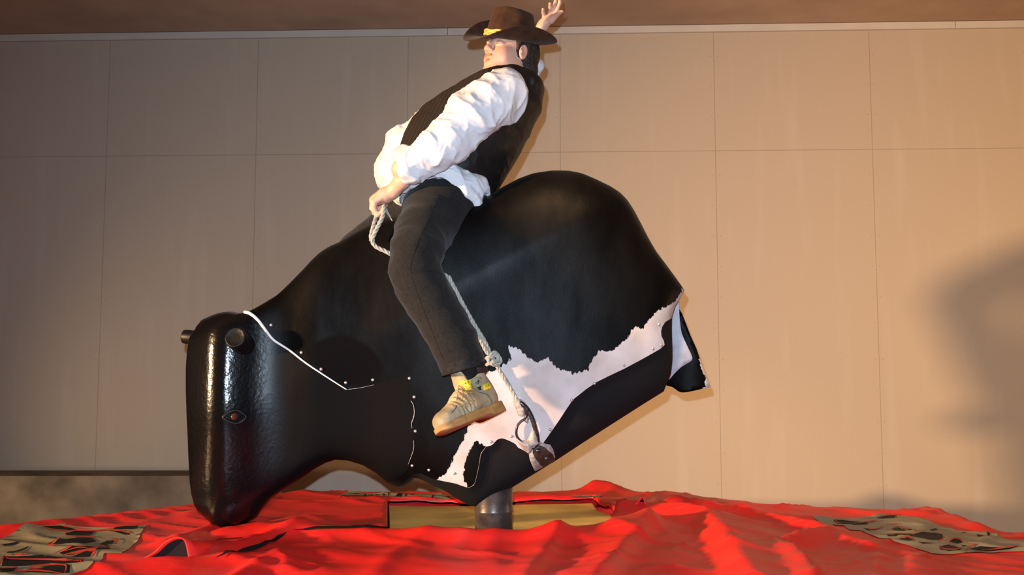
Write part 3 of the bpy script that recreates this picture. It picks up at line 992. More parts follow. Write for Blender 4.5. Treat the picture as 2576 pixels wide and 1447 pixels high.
    blk = [Z2([(355, 235), (430, 235), (620, 255), (740, 265), (760, 285), (600, 290), (420, 270), (370, 255)]),
           Z2([(860, 205), (980, 185), (1080, 178), (1070, 210), (900, 215)]),
           Z2([(700, 325), (800, 345), (900, 335), (860, 352), (740, 352)]), Z2([(1040, 340), (1120, 325), (1220, 340), (1200, 362), (1060, 352)]),
           Z2([(1240, 405), (1340, 390), (1540, 385), (1610, 400), (1640, 440), (1590, 470), (1480, 465), (1350, 440), (1260, 420)]),
           Z2([(970, 410), (1100, 392), (1230, 405), (1080, 425), (1000, 428)]), Z2([(1110, 455), (1220, 440), (1290, 470), (1220, 478)]),
           Z2([(1700, 490), (1790, 460), (1860, 500), (1800, 512)]), Z2([(1590, 545), (1700, 525), (1820, 560), (1850, 585), (1700, 600), (1600, 580)]),
           Z2([(1930, 570), (2060, 545), (2300, 560), (2520, 545), (2400, 580), (2080, 600)]), Z2([(1840, 530), (1910, 535), (1880, 552)]),
           Z2([(1480, 350), (1540, 333), (1575, 345), (1520, 362)]), Z2([(2030, 400), (2110, 420), (2040, 440)]), Z2([(2140, 375), (2180, 400), (2170, 430)]), Z2([(1840, 380), (1900, 376), (1880, 388)]),
           Z2([(1330, 490), (1420, 500), (1560, 510), (1400, 515)])]
    multi('black_artwork', blk, M['print_black'], 0.0042, A2)
    red = [Z2(stroke(l, w)) for l, w in [
        ([(365, 230), (400, 268), (430, 280)], 16), ([(580, 285), (740, 262), (900, 240)], 12), ([(860, 205), (1000, 182), (1085, 175), (1070, 220)], 10), ([(760, 352), (860, 345), (940, 315)], 12),
        ([(1030, 345), (1100, 315), (1170, 350), (1280, 350)], 14), ([(980, 405), (1120, 398), (1270, 410), (1290, 435)], 13), ([(1120, 450), (1240, 440), (1320, 485)], 14),
        ([(1650, 425), (1620, 470), (1570, 482)], 16), ([(1650, 490), (1760, 460), (1830, 465), (1910, 530)], 16), ([(1590, 540), (1640, 580), (1780, 585), (1870, 560)], 16), ([(1640, 500), (1800, 530)], 9),
        ([(1890, 600), (1950, 550), (2040, 520)], 14), ([(2080, 600), (2300, 575), (2520, 545)], 12), ([(1300, 375), (1340, 385)], 14), ([(960, 290), (1140, 285)], 9), ([(1900, 520), (2040, 525)], 9)]]
    multi('red_artwork_lines', red, M['print_red'], 0.0058, A2)
    # far print
    A3 = patch('printed_panel', Z3([(40, 168), (70, 130), (130, 108), (230, 122), (300, 130), (600, 132), (900, 120), (1000, 140), (980, 165), (800, 168), (600, 160), (400, 150), (180, 142), (100, 160)]), M['print_grey'], 0.0025, flat=True)
    multi('black_artwork', [Z3(q) for q in ([(130, 124), (230, 128), (200, 136)], [(255, 135), (275, 135), (280, 156), (262, 156)], [(290, 145), (330, 140), (335, 150)], [(350, 140), (380, 138), (375, 150)], [(410, 136), (435, 140), (430, 156)],
                                        [(460, 136), (475, 136), (470, 158)], [(520, 156), (560, 136), (600, 134), (570, 160)], [(600, 158), (620, 136), (630, 136), (615, 160)], [(650, 156), (690, 132), (680, 150)], [(830, 160), (860, 136), (866, 138), (842, 164)], [(920, 150), (990, 146), (980, 164)])], M['print_black'], 0.0042, A3, True)
    A4 = patch('printed_panel', Z3([(1990, 160), (2040, 146), (2180, 142), (2290, 152), (2260, 168), (2060, 170)]), M['print_grey'], 0.0025, flat=True)
    multi('black_artwork', [Z3(q) for q in ([(2090, 148), (2120, 150), (2112, 162)], [(2130, 152), (2160, 150), (2150, 162)], [(2175, 150), (2205, 152), (2190, 163)], [(2220, 154), (2240, 156), (2230, 162)])], M['print_black'], 0.0042, A4, True)

    # arched folds standing open towards the front
    def fold(px_arch, back_px, depth_lift):
        front = [np.array([*hit(*px_arch[0])])]
        y0 = 0.5 * (hit(*px_arch[0])[1] + hit(*px_arch[-1])[1])
        fr = [np.array(list(P(x, y, y0))) for x, y in spline(px_arch, 4)]
        a, b = fr[0], fr[-1]
        bk = np.array([*hit(*back_px), 0.0]); bk[2] = mat_height(bk[None, :2])[0]
        n = len(fr); rows = []
        for s in np.linspace(0, 1, 9):
            row = []
            for i, q in enumerate(fr):
                ground = a + (b - a) * i / (n - 1)
                lift = q - ground
                g2 = ground + (bk - 0.5 * (a + b)) * s
                gz = mat_height(g2[None, :2])[0] - 0.004
                g2[2] = gz
                k = (1 - s) ** 1.2
                row.append(g2 + lift * k)
            rows.append(row)
        V_ = [list(p) for r_ in rows for p in r_]
        F_ = [[i * n + j, i * n + j + 1, (i + 1) * n + j + 1, (i + 1) * n + j] for i in range(len(rows) - 1) for j in range(n - 1)]
        ob = mesh_obj('open_fold', V_, F_, M['tarp'])
        so = ob.modifiers.new('solid', 'SOLIDIFY'); so.thickness = 0.004; so.offset = 1
        # near-black inner sheet: the fold's inner shade put into the colour
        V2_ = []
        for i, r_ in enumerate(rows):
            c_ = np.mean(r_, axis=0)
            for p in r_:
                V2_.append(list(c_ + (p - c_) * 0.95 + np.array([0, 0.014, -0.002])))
        inner = mesh_obj('underside_shade', V2_, [f[::-1] for f in F_], M['painted_shade'])
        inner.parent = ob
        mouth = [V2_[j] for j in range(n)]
        mo = mesh_obj('mouth_shade', [list(np.array(p) + np.array([0, 0.004, 0.0])) for p in mouth], [list(range(n))], M['painted_shade'], smooth=False)  # flat dark face closing the mouth, painted as its shade
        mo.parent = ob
        # both dark pieces stand in for the shade inside the fold
        return ob
    kids.append(fold([(362, 1398), (388, 1386), (412, 1366), (430, 1357), (446, 1355), (460, 1361), (467, 1375), (470, 1392), (474, 1412)], (600, 1352), 0))
    kids.append(fold([(1597, 1268), (1605, 1261), (1612, 1252), (1616, 1250), (1619, 1256), (1621, 1263), (1623, 1270)], (1650, 1244), 0))
    # dark strips painted for the shade where the near sheet overlaps
    kids.append(patch('overlap_shade', [(538, 1409), (560, 1397), (610, 1384), (660, 1369), (700, 1350), (722, 1341), (716, 1350), (670, 1375), (600, 1392), (560, 1402)], M['painted_shade'], 0.006))
    kids.append(patch('overlap_shade', [(735, 1336), (800, 1328), (880, 1328), (975, 1328), (975, 1332), (880, 1333), (800, 1334)], M['painted_shade'], 0.006))
    kids += [A, A2, A3, A4]
    adopt(kids, root)
build_mat()

def build_foam():
    h = np.array(hole); c = h.mean(0)
    d = h - c; L = np.linalg.norm(d, axis=1, keepdims=True)
    ol = c + d * (L - 0.012) / L
    pc = P(1242, 1290, 3.92)
    ring = np.array([[pc.x + 0.082 * math.cos(a), 3.92 + 0.082 * math.sin(a)] for a in np.linspace(0, 2 * math.pi, 24, endpoint=False)])
    v2, fc, _, _ = fill_poly(ol, 0.05, hole_poly=ring)
    zt = ZM - 0.036
    p3 = np.concatenate([v2 * 3.0, np.zeros((len(v2), 1))], 1)
    top = np.concatenate([v2, (zt + 0.012 * (vnoise(p3, 9) - 0.5))[:, None]], 1).tolist()
    faces = fc.tolist(); n = len(top)
    cnt = {(a, b) for q in faces for a, b in ((q[0], q[1]), (q[1], q[2]), (q[2], q[0]))}
    verts = top + [[p[0], p[1], 0.004] for p in top]
    for a, b in list(cnt):
        if (b, a) not in cnt:
            faces.append([b, a, a + n, b + n])
    faces += [[i + n for i in q][::-1] for q in fc.tolist()]
    f = mesh_obj('foam_block', verts, faces, M['foam'], smooth=False)
    tag(f, 'ochre padded block in the opening of the red mat around the bull post', 'padding')
build_foam()

# ------------------------------------------------------------------ the mechanical bull
YB = 3.92
SB = FPX / YB          # pixels per metre at the bull's middle

BULL_OUT = [
    (470, 880), (478, 845), (490, 823), (506, 805), (530, 792), (560, 788), (600, 785), (625, 783), (650, 771), (676, 755), (704, 736), (735, 706), (762, 678), (786, 652), (806, 634),
    (832, 618), (860, 606), (890, 588), (930, 566), (980, 545), (1040, 528), (1110, 512), (1180, 500), (1226, 492), (1262, 472), (1300, 451), (1340, 436), (1385, 429), (1430, 429), (1465, 436), (1500, 451),
    (1535, 468), (1560, 484), (1580, 505), (1597, 532), (1614, 565), (1632, 600), (1652, 634), (1676, 666), (1698, 696), (1722, 730), (1712, 752), (1698, 772),
    (1690, 800), (1690, 835), (1691, 872), (1691, 905), (1687, 940), (1670, 985), (1620, 1016), (1540, 1067), (1470, 1112), (1400, 1158), (1340, 1195), (1280, 1232), (1250, 1252), (1222, 1268),
    (1200, 1276), (1175, 1270), (1148, 1254), (1120, 1236), (1090, 1222), (1060, 1208), (1046, 1203), (1036, 1212), (1020, 1222), (1000, 1226), (984, 1222), (972, 1212), (948, 1192), (915, 1172), (880, 1160),
    (848, 1157), (822, 1164), (795, 1178), (760, 1202), (725, 1224), (694, 1246), (672, 1268), (655, 1290), (636, 1308), (610, 1320), (580, 1327), (550, 1327), (524, 1313), (503, 1294), (488, 1270),
    (480, 1240), (476, 1200), (474, 1150), (472, 1100), (469, 1040), (467, 980), (467, 925)]
HEAD_LINE = [(560, 760), (600, 785), (628, 790), (646, 803), (660, 820), (676, 842), (690, 857), (712, 871), (735, 886), (768, 912), (805, 937), (845, 963), (872, 980), (905, 976), (945, 967), (985, 954), (1010, 947), (1033, 948),
             (1034, 975), (1039, 998), (1043, 1025), (1041, 1050), (1036, 1075), (1041, 1105), (1041, 1130), (1034, 1155), (1026, 1180), (1010, 1196), (980, 1212), (960, 1230)]
BELLY_LINE = [(1760, 790), (1690, 800), (1666, 822), (1664, 846), (1672, 868), (1640, 890), (1570, 928), (1500, 962), (1455, 995), (1437, 1012), (1405, 1060), (1370, 1110), (1352, 1135), (1332, 1140), (1311, 1130), (1303, 1126),
              (1297, 1118), (1285, 1111), (1273, 1106), (1262, 1103), (1250, 1107), (1243, 1115), (1235, 1121), (1222, 1125), (1210, 1140), (1205, 1165), (1199, 1195), (1192, 1218), (1176, 1227), (1147, 1217), (1097, 1207), (1068, 1196), (1050, 1192), (1030, 1226)]

def m_off(px):
    s = np.maximum(0, (960 - px) / SB)
    return -0.26 * s * s / (s + 0.15)

def interp(x, xp, fp):
    return np.interp(x, xp, fp)

class Inflated:
    """a closed outline in the x,z plane filled out to a rounded solid"""
    def __init__(self, outline, step, lines, Tfun, headfun, rings=(0.004, 0.010)):
        o = resample(outline, step)
        n = len(o)
        t = np.roll(o, -1, 0) - np.roll(o, 1, 0)
        t /= np.linalg.norm(t, axis=1, keepdims=True)
        area = 0.5 * np.sum(o[:, 0] * np.roll(o[:, 1], -1) - np.roll(o[:, 0], -1) * o[:, 1])
        nin = np.stack([-t[:, 1], t[:, 0]], 1) * (1 if area > 0 else -1)
        pts = []
        for rg in rings:
            q = o + nin * rg
            sd = poly_sd(q, o)
            pts.append(q[sd > rg * 0.9])
        lo, hi = o.min(0), o.max(0)
        gx = np.arange(lo[0], hi[0], step); gy = np.arange(lo[1], hi[1], step * 0.866)
        g = np.array([[x + (step / 2 if j % 2 else 0), y] for j, y in enumerate(gy) for x in gx])
        g = g[poly_sd(g, o) > max(rings) + 0.006]
        ed = [(i, (i + 1) % n) for i in range(n)]
        V = [Vector(p) for p in o]
        for ln in lines:
            l = resample(ln, step * 0.8, closed=False)
            b = len(V)
            V += [Vector(p) for p in l]
            ed += [(b + i, b + i + 1) for i in range(len(l) - 1)]
            for k in range(len(pts)):
                pts[k] = pts[k][line_dist(pts[k], l) > 0.003]
            g = g[line_dist(g, l) > 0.006]
        for q in pts + [g]:
            V += [Vector(p) for p in q]
        r = geometry.delaunay_2d_cdt(V, ed, [], 0, 1e-7)
        V2 = np.array([list(v) for v in r[0]]); F = np.array([list(f) for f in r[2]])
        c = V2[F].mean(1)
        F = F[poly_sd(c, o) > 0]
        used = np.unique(F); mp = np.full(len(V2), -1); mp[used] = np.arange(len(used))
        V2, F = V2[used], mp[F]
        a, b_, c_ = V2[F[:, 0]], V2[F[:, 1]], V2[F[:, 2]]
        ar = (b_[:, 0] - a[:, 0]) * (c_[:, 1] - a[:, 1]) - (b_[:, 1] - a[:, 1]) * (c_[:, 0] - a[:, 0])
        F = F[np.abs(ar) > 1e-12]; ar = ar[np.abs(ar) > 1e-12]
        F[ar < 0] = F[ar < 0][:, ::-1]
        self.V, self.F, self.o = V2, F, o
        dc = {}
        for f in F:
            for i in range(3):
                dc[(f[i], f[(i + 1) % 3])] = 1
        bset = sorted({v for e in dc if (e[1], e[0]) not in dc for v in e})
        self.bnd = np.zeros(len(V2), bool); self.bnd[bset] = True
        u = self.solve()
        raw = np.sqrt(np.maximum(2 * u, 0))
        T = Tfun(V2)
        s = raw / T
        t_body = T * s / (1 + s ** 2.6) ** (1 / 2.6)
        # the barrel is widest high on the flank and draws in towards the keel
        a0 = P(1200, 700, YB); a1 = P(1560, 500, YB)
        ex, ez = a1.x - a0.x, a1.z - a0.z; ll = math.hypot(ex, ez)
        below = np.maximum(((V2[:, 0] - a0.x) * ez - (V2[:, 1] - a0.z) * ex) / ll, 0)
        t_body = t_body * (1 - 0.36 * below ** 2 / (below ** 2 + 0.16 * below + 0.02))
        hw, Th = headfun(V2)
        g = (V2[:, 0] - o[:, 0].min()) / 0.180 + 0.14
        s2 = raw / 0.115
        t_head = Th * g / (1 + g ** 7) ** (1 / 7) * s2 / (1 + s2 ** 3) ** (1 / 3)
        self.t = t_body * (1 - hw) + t_head * hw
        self.t[self.bnd] = 0

    def solve(self):
        V, F = self.V, self.F
        n = len(V)
        I, J, Wt = [], [], []
        mass = np.zeros(n)
        for k in range(3):
            i, j, l = F[:, k], F[:, (k + 1) % 3], F[:, (k + 2) % 3]
            e1, e2 = V[i] - V[l], V[j] - V[l]
            cr = np.abs(e1[:, 0] * e2[:, 1] - e1[:, 1] * e2[:, 0])
            cot = np.clip((e1 * e2).sum(1) / np.maximum(cr, 1e-12), -3, 20)
            I += [i, j]; J += [j, i]; Wt += [cot / 2, cot / 2]
            np.add.at(mass, i, cr / 6)
        I = np.concatenate(I); J = np.concatenate(J); Wt = np.concatenate(Wt)
        D = np.bincount(I, Wt, n)
        free = ~self.bnd
        def A(x):
            y = D * x - np.bincount(I, Wt * x[J], n)
            y[~free] = 0
            return y
        b = mass.copy(); b[~free] = 0
        x = np.zeros(n); r = b - A(x)
        Mi = 1.0 / np.maximum(D, 1e-9)
        z = Mi * r; p = z.copy(); rz = r @ z
        for _ in range(600):
            Ap = A(p); al = rz / max(p @ Ap, 1e-30)
            x += al * p; r -= al * Ap
            if np.abs(r).max() < 1e-10: break
            z = Mi * r; rz2 = r @ z
            p = z + (rz2 / rz) * p; rz = rz2
        x[~free] = 0
        return np.maximum(x, 0)

def bull_T(V):
    px = V[:, 0] * SB + W / 2
    pz = V[:, 1]
    x = np.linspace(400, 1800, 281)
    y = np.interp(x, [466, 640, 780, 960, 1100, 1500, 1730], [0.155, 0.165, 0.175, 0.225, 0.265, 0.27, 0.23])
    k = np.exp(-(np.arange(-24, 25) / 11.0) ** 2); k /= k.sum()
    y = np.convolve(np.pad(y, 24, mode='edge'), k, mode='valid')
    return interp(px, x, y)

def bull_head(V):
    """weight and half width of the head: widest across the brow, narrowing back to the jaw and down to the muzzle"""
    px = V[:, 0] * SB + W / 2
    w = np.clip((830 - px) / 170, 0, 1); w = w * w * (3 - 2 * w)
    T = interp(px, [466, 575, 615, 760, 850], [0.172, 0.172, 0.164, 0.102, 0.10])
    low = np.clip((P(560, 1000, YB).z - V[:, 1]) / 0.42, 0, 1); low = low * low * (3 - 2 * low)
    return w, T * (1 - 0.26 * low)

def bull_surface(inf):
    px = inf.V[:, 0] * SB + W / 2
    m = YB + m_off(px)
    return m - inf.t, m + inf.t

target_px = np.array(BULL_OUT, float)
out_xz = np.array([[P(x, y, YB).x, P(x, y, YB).z] for x, y in BULL_OUT])
dense_px = resample(target_px, 9.0)
cur = np.array([[P(x, y, YB).x, P(x, y, YB).z] for x, y in dense_px])
# perspective: near flanks bulge past the mid-plane outline, so draw the outline in until the seen contour fits
for it in range(5):
    inf = Inflated(cur, 0.020, [], bull_T, bull_head, rings=(0.005, 0.012))
    yn, yf = bull_surface(inf)
    pts = np.concatenate([np.stack([inf.V[:, 0], yn, inf.V[:, 1]], 1), np.stack([inf.V[:, 0], yf, inf.V[:, 1]], 1)])
    pp = proj(pts)
    t = np.roll(dense_px, -1, 0) - np.roll(dense_px, 1, 0)
    t /= np.linalg.norm(t, axis=1, keepdims=True)
    ar = 0.5 * np.sum(dense_px[:, 0] * np.roll(dense_px[:, 1], -1) - np.roll(dense_px[:, 0], -1) * dense_px[:, 1])
    nout = np.stack([t[:, 1], -t[:, 0]], 1) * (1 if ar > 0 else -1)
    ex = np.zeros(len(dense_px))
    for i in range(len(dense_px)):
        q = pp - dense_px[i]
        al = np.abs(q @ t[i]); ou = q @ nout[i]
        mk = (al < 9) & (np.abs(ou) < 70)
        ex[i] = ou[mk].max() if mk.any() else 0
    ex = sum(wk * np.roll(ex, kk) for kk, wk in zip(range(-4, 5), (1, 2, 3, 4, 5, 4, 3, 2, 1))) / 25.0
    ex = np.clip(ex, -40, 40)
    cur = cur + np.stack([-nout[:, 0], nout[:, 1]], 1) * ex[:, None] / SB * 0.9

coarse = Inflated(cur, 0.016, [], bull_T, bull_head)
yn, yf = bull_surface(coarse)
BULL_BVH = BVHTree.FromPolygons(np.stack([coarse.V[:, 0], yn, coarse.V[:, 1]], 1).tolist(), coarse.F.tolist())

def bull_hit(px, py, off=0.0):
    """the point of the bull's near flank seen at a pixel; off lifts it along the normal"""
    o, d = ray(px, py)
    r = BULL_BVH.ray_cast(o, d)
    if r[0] is None:
        return None
    n = r[1] if r[1].dot(d) < 0 else -r[1]
    return np.array(r[0] + n * off)

def bull_normal(px, py):
    o, d = ray(px, py)
    r = BULL_BVH.ray_cast(o, d)
    if r[0] is None: return np.array([0, -1.0, 0])
    n = r[1] if r[1].dot(d) < 0 else -r[1]
    return np.array(n)

def line_xz(line):
    """carry a pixel line onto the flank; ends beyond the contour run on straight"""
    out = []
    for p in line:
        q = bull_hit(*p)
        if q is None:
            a = P(p[0], p[1], YB)
            out.append([a.x, a.z])
        else:
            out.append([q[0], q[2]])
    return np.array(out)

head_xz = line_xz(spline(HEAD_LINE, 2))
belly_xz = line_xz(spline(BELLY_LINE, 2))
def clip_in(l):
    k = poly_sd(l, cur) > 0.004
    return l[k]
bull = Inflated(cur, 0.0115, [clip_in(head_xz), clip_in(belly_xz)], bull_T, bull_head)
yn, yf = bull_surface(bull)

cz = bull.V[bull.F].mean(1)
head_poly = np.concatenate([head_xz, [[head_xz[-1][0], -3], [-4, -3], [-4, 3], [head_xz[0][0], 3]]])
belly_poly = np.concatenate([belly_xz, [[belly_xz[-1][0], -3], [4, -3], [4, belly_xz[0][1]]]])
is_head = poly_sd(cz, head_poly) > 0
is_belly = (poly_sd(cz, belly_poly) > 0) & ~is_head

WHITE = [(1279, 870), (1310, 879), (1329, 902), (1350, 914), (1377, 899), (1389, 914), (1406, 927), (1443, 941), (1478, 933), (1493, 902), (1505, 884), (1538, 883), (1576, 854), (1596, 820), (1617, 827), (1638, 798), (1655, 782),
         (1688, 765), (1700, 757), (1712, 736), (1718, 722), (1780, 700), (1800, 800), (1710, 900), (1500, 1010), (1450, 1060), (1390, 1150), (1330, 1170), (1290, 1140), (1262, 1118), (1240, 1135), (1222, 1124), (1209, 1117), (1203, 1110), (1194, 1109), (1189, 1116), (1183, 1126),
         (1179, 1140), (1175, 1153), (1170, 1163), (1167, 1179), (1164, 1193), (1167, 1208), (1172, 1217), (1178, 1234), (1140, 1240), (1085, 1222), (1100, 1205), (1114, 1198), (1122, 1190), (1131, 1173), (1137, 1163), (1146, 1143), (1152, 1133), (1160, 1118),
         (1170, 1105), (1171, 1094), (1190, 1050), (1215, 990), (1227, 937), (1248, 931), (1264, 919), (1280, 910), (1284, 898), (1283, 887)]
NAP = [(800, 868), (835, 853), (875, 853), (915, 872), (945, 900), (955, 930), (945, 955), (905, 966), (860, 960), (820, 930), (785, 905), (775, 885)]
white_sd = poly_sd(bull.V, line_xz(WHITE))
nap_sd = poly_sd(bull.V, line_xz(NAP)) + 0.012
belly_in = np.maximum(poly_sd(bull.V, belly_poly), 0)
gloss_x = interp(bull.V[:, 0] * SB + W / 2, [665, 770], [1.0, 0.0])
lowm = np.clip((P(560, 1100, YB).z - bull.V[:, 1]) / 0.25, 0, 1) * interp(bull.V[:, 0] * SB + W / 2, [700, 860], [1, 0])
gloss = np.maximum(gloss_x, lowm)

def bull_part(name, sel, mat, recess=None, parent=None):
    F = bull.F[sel]
    used = np.unique(F)
    n = len(used)
    mp = np.full(len(bull.V), -1); mp[used] = np.arange(n)
    t = bull.t[used].copy()
    if recess is not None: t = t * recess[used]
    m = YB + m_off(bull.V[used, 0] * SB + W / 2)
    A = np.stack([bull.V[used, 0], m - t, bull.V[used, 1]], 1)
    B = np.stack([bull.V[used, 0], m + t, bull.V[used, 1]], 1)
    fmap = np.where(bull.bnd[used], np.arange(n), np.arange(n) + n)
    Ff = fmap[mp[F]][:, ::-1]
    V = np.concatenate([A, B]); Fa = np.concatenate([mp[F], Ff])
    keep = np.unique(Fa); k2 = np.full(len(V), -1); k2[keep] = np.arange(len(keep))
    o = mesh_obj(name, V[keep], k2[Fa], mat, parent)
    idx = np.concatenate([used, used])[keep]
    return o, idx

bull_root = empty('mechanical_bull', (0.0, YB, ZM - 0.06))
tag(bull_root, 'black and white cowhide mechanical bull tipped nose down on a post', 'mechanical bull')
bull_kids = []
hide, idx = bull_part('cowhide', ~is_head & ~is_belly, M['hide'])
attr(hide, 'white_sd', white_sd[idx]); attr(hide, 'nap_sd', nap_sd[idx])
hide['label'] = 'black and white hair hide'
head, idx = bull_part('head', is_head, M['head'])
attr(head, 'gloss', gloss[idx])
head['label'] = 'glossy black moulded head'
belly, _ = bull_part('belly', is_belly, M['belly'], recess=1 - 0.10 * np.clip(belly_in / 0.03, 0, 1))
bull_kids += [hide, head, belly]

# white piping along the hide's front edge, then a thin bare wire
pl = [bull_hit(x, y, 0.003) for x, y in spline(HEAD_LINE[1:13], 5)]
pl = np.array([p for p in pl if p is not None])
V, F = tube_mesh(pl, np.linspace(0.0065, 0.0022, len(pl)), 8)
bull_kids.append(mesh_obj('piping', V, F, M['piping']))
def wire(line, r):
    l = np.array([p for p in (bull_hit(x, y, 0.002) for x, y in spline(line, 5)) if p is not None])
    V, F = tube_mesh(l, r, 6)
    w = mesh_obj('edge_wire', V, F, M['metal'])
    bull_kids.append(w)
wire([(872, 980), (905, 976), (942, 968)], 0.0008)
wire([(1034, 1008), (1041, 1022), (1042, 1045), (1036, 1064), (1037, 1078)], 0.0010)
wire([(1041, 1108), (1041, 1128), (1035, 1148), (1027, 1168)], 0.0009)
wire([(1222, 1125), (1210, 1142), (1206, 1165), (1199, 1198), (1192, 1219), (1177, 1227)], 0.0006)

# rivets
RIV = [(682, 818), (758, 887), (808, 929), (870, 963), (938, 956), (1030, 952), (1042, 999), (1045, 1085), (1037, 1172), (1079, 1183), (1143, 1191), (1235, 1112), (1286, 1098), (1384, 1081), (1438, 1007), (1495, 965), (1570, 919), (1643, 877), (1664, 868), (1658, 816)]
def dome(r, h, n=14, rings=4):
    V = [(0, 0, h)]; F = []
    for i in range(1, rings + 1):
        a = i / rings * math.pi / 2
        for k in range(n):
            b = 2 * math.pi * k / n
            V.append((r * math.sin(a) * math.cos(b), r * math.sin(a) * math.sin(b), h * math.cos(a)))
    for k in range(n): F.append([0, 1 + k, 1 + (k + 1) % n])
    for i in range(rings - 1):
        for k in range(n):
            a, b = 1 + i * n + k, 1 + i * n + (k + 1) % n
            F.append([a, a + n, b + n, b])
    return V, F
rv = None
for x, y in RIV:
    p = bull_hit(x, y)
    if p is None: continue
    n_ = Vector(bull_normal(x, y))
    if rv is None:
        V, F = dome(0.0062, 0.0048)
        rv = mesh_obj('rivet', V, F, M['metal'], smooth=True); o = rv
    else:
        o = rv.copy(); link(o)
    o.location = p; o.rotation_euler = n_.to_track_quat('Z', 'Y').to_euler()
    bull_kids.append(o)

# horn stubs
def horn(base, axis, r, ln):
    axis = np.array(axis, float); axis /= np.linalg.norm(axis)
    base = np.array(base, float)
    prof = [(-0.05, r * 1.25), (-0.012, r * 1.12), (0.0, r * 1.06), (ln * 0.5, r * 1.01), (ln - 0.004, r), (ln - 0.001, r * 0.96), (ln, r * 0.88), (ln - 0.002, r * 0.80), (ln - 0.003, r * 0.4), (ln - 0.003, 0.001)]
    path = np.array([base + axis * s for s, _ in prof])
    R = Vector(axis).to_track_quat('Z', 'Y').to_matrix()
    V, F = [], []
    n = 28
    for s, q in prof:
        for k in range(n):
            a = 2 * math.pi * k / n
            v = R @ Vector((q * math.cos(a), q * math.sin(a), s))
            V.append(list(base + np.array(v)))
    for i in range(len(prof) - 1):
        for k in range(n):
            F.append([i * n + k, i * n + (k + 1) % n, (i + 1) * n + (k + 1) % n, (i + 1) * n + k])
    o = mesh_obj('horn_stub', V, F, M['horn'])
    bull_kids.append(o)
b0 = bull_hit(606, 862)
horn(b0, (-0.10, -1.0, 0.30), 0.038, 0.062)
fx = P(503, 851, 3.865)
horn((fx.x, fx.y, fx.z), (-1.0, 0.22, 0.10), 0.027, 0.068)

# eye
ep = bull_hit(589, 1048, 0.0); en = Vector(bull_normal(589, 1048))
def ball(c, r, name, mat, R=None, sc=(1, 1, 1)):
    bm = bmesh.new(); bmesh.ops.create_uvsphere(bm, u_segments=24, v_segments=16, radius=r)
    me = bpy.data.meshes.new(name); bm.to_mesh(me); bm.free(); me.materials.append(mat)
    me.polygons.foreach_set('use_smooth', [True] * len(me.polygons))
    o = bpy.data.objects.new(name, me); link(o); o.location = c; o.scale = sc
    if R: o.rotation_euler = R
    return o
q = en.to_track_quat('Z', 'Y').to_euler()
eye = ball(Vector(ep) - en * 0.003, 0.0150, 'eye', M['eye'])
eye.rotation_euler = q
pup = ball((0, 0, 0.0105), 0.0065, 'pupil', M['pupil']); pup.parent = eye; pup.scale = (1, 1, 0.75)
bull_kids.append(eye)
def lid(pts, r, off):
    l = [bull_hit(x, y, off) for x, y in spline(pts, 5, closed=True)]
    V, F = tube_mesh(np.array(l), r, 10, closed=True)
    o = mesh_obj('eyelid', V, F, M['horn']); bull_kids.append(o)
lid([(562, 1050), (578, 1036), (598, 1033), (612, 1042), (618, 1048), (610, 1059), (594, 1065), (575, 1060)], 0.0055, 0.004)

# post that carries it
def lathe(prof, n=32):
    V, F = [], []
    for r, z in prof:
        for k in range(n):
            a = 2 * math.pi * k / n
            V.append((r * math.cos(a), r * math.sin(a), z))
    for i in range(len(prof) - 1):
        for k in range(n):
            F.append([i * n + k, i * n + (k + 1) % n, (i + 1) * n + (k + 1) % n, (i + 1) * n + k])
    F.append(list(range(n))[::-1]); F.append([(len(prof) - 1) * n + k for k in range(n)])
    return V, F
pc = P(1242, 1290, YB)
V, F = lathe([(0.0725, 0.0), (0.0725, ZM + 0.055), (0.074, ZM + 0.058), (0.074, ZM + 0.066), (0.0725, ZM + 0.069), (0.0725, P(1242, 1180, YB).z)])
V = [(v[0] + pc.x, v[1] + YB, v[2]) for v in V]
post = mesh_obj('post', V, F, M['post'])
bull_kids.append(post)

# hide hanging off the far side of the rump
def sheet(poly, Yf, mat, name, thick=0.006, step=0.016):
    pts = np.array([[P(x, y, Yf(x, y)).x, P(x, y, Yf(x, y)).z] for x, y in spline(poly, 3, closed=True)])
    v2, f, _, _ = fill_poly(pts, step)
    px = proj(np.stack([v2[:, 0], np.full(len(v2), YB + 0.15), v2[:, 1]], 1))
    yy = np.array([Yf(a, b) for a, b in px])
    o = mesh_obj(name, np.stack([v2[:, 0], yy, v2[:, 1]], 1), f, mat)
    s = o.modifiers.new('solid', 'SOLIDIFY'); s.thickness = thick; s.offset = 0
    return o, v2, px
flapY = lambda x, y: YB + 0.15 - 0.05 * math.sin((x - 1670) / 110 * 2.2) + 0.04 * ((y - 760) / 220)
FLAP = [(1690, 772), (1711, 781), (1737, 844), (1752, 877), (1761, 906), (1773, 940), (1784, 971), (1770, 977), (1737, 985), (1712, 987), (1692, 974), (1672, 966), (1660, 930), (1655, 860), (1660, 810)]
flap, v2, pxs = sheet(FLAP, flapY, M['hide'], 'rear_hide_flap')
edge = poly_sd(pxs, [(1758, 905), (1800, 900), (1800, 1000), (1769, 978), (1771, 960), (1766, 935)])
attr(flap, 'white_sd', np.where(edge > 0, 0.012, -0.02)); attr(flap, 'nap_sd', np.full(len(v2), -0.05))
SUEDE = [(1702, 764), (1709, 758), (1709, 781), (1711, 808), (1714, 830), (1718, 845), (1730, 872), (1740, 894), (1741, 906), (1728, 915), (1714, 924), (1697, 940), (1681, 957), (1684, 930), (1690, 895), (1688, 878), (1680, 855), (1672, 834), (1664, 818), (1668, 805), (1682, 786)]
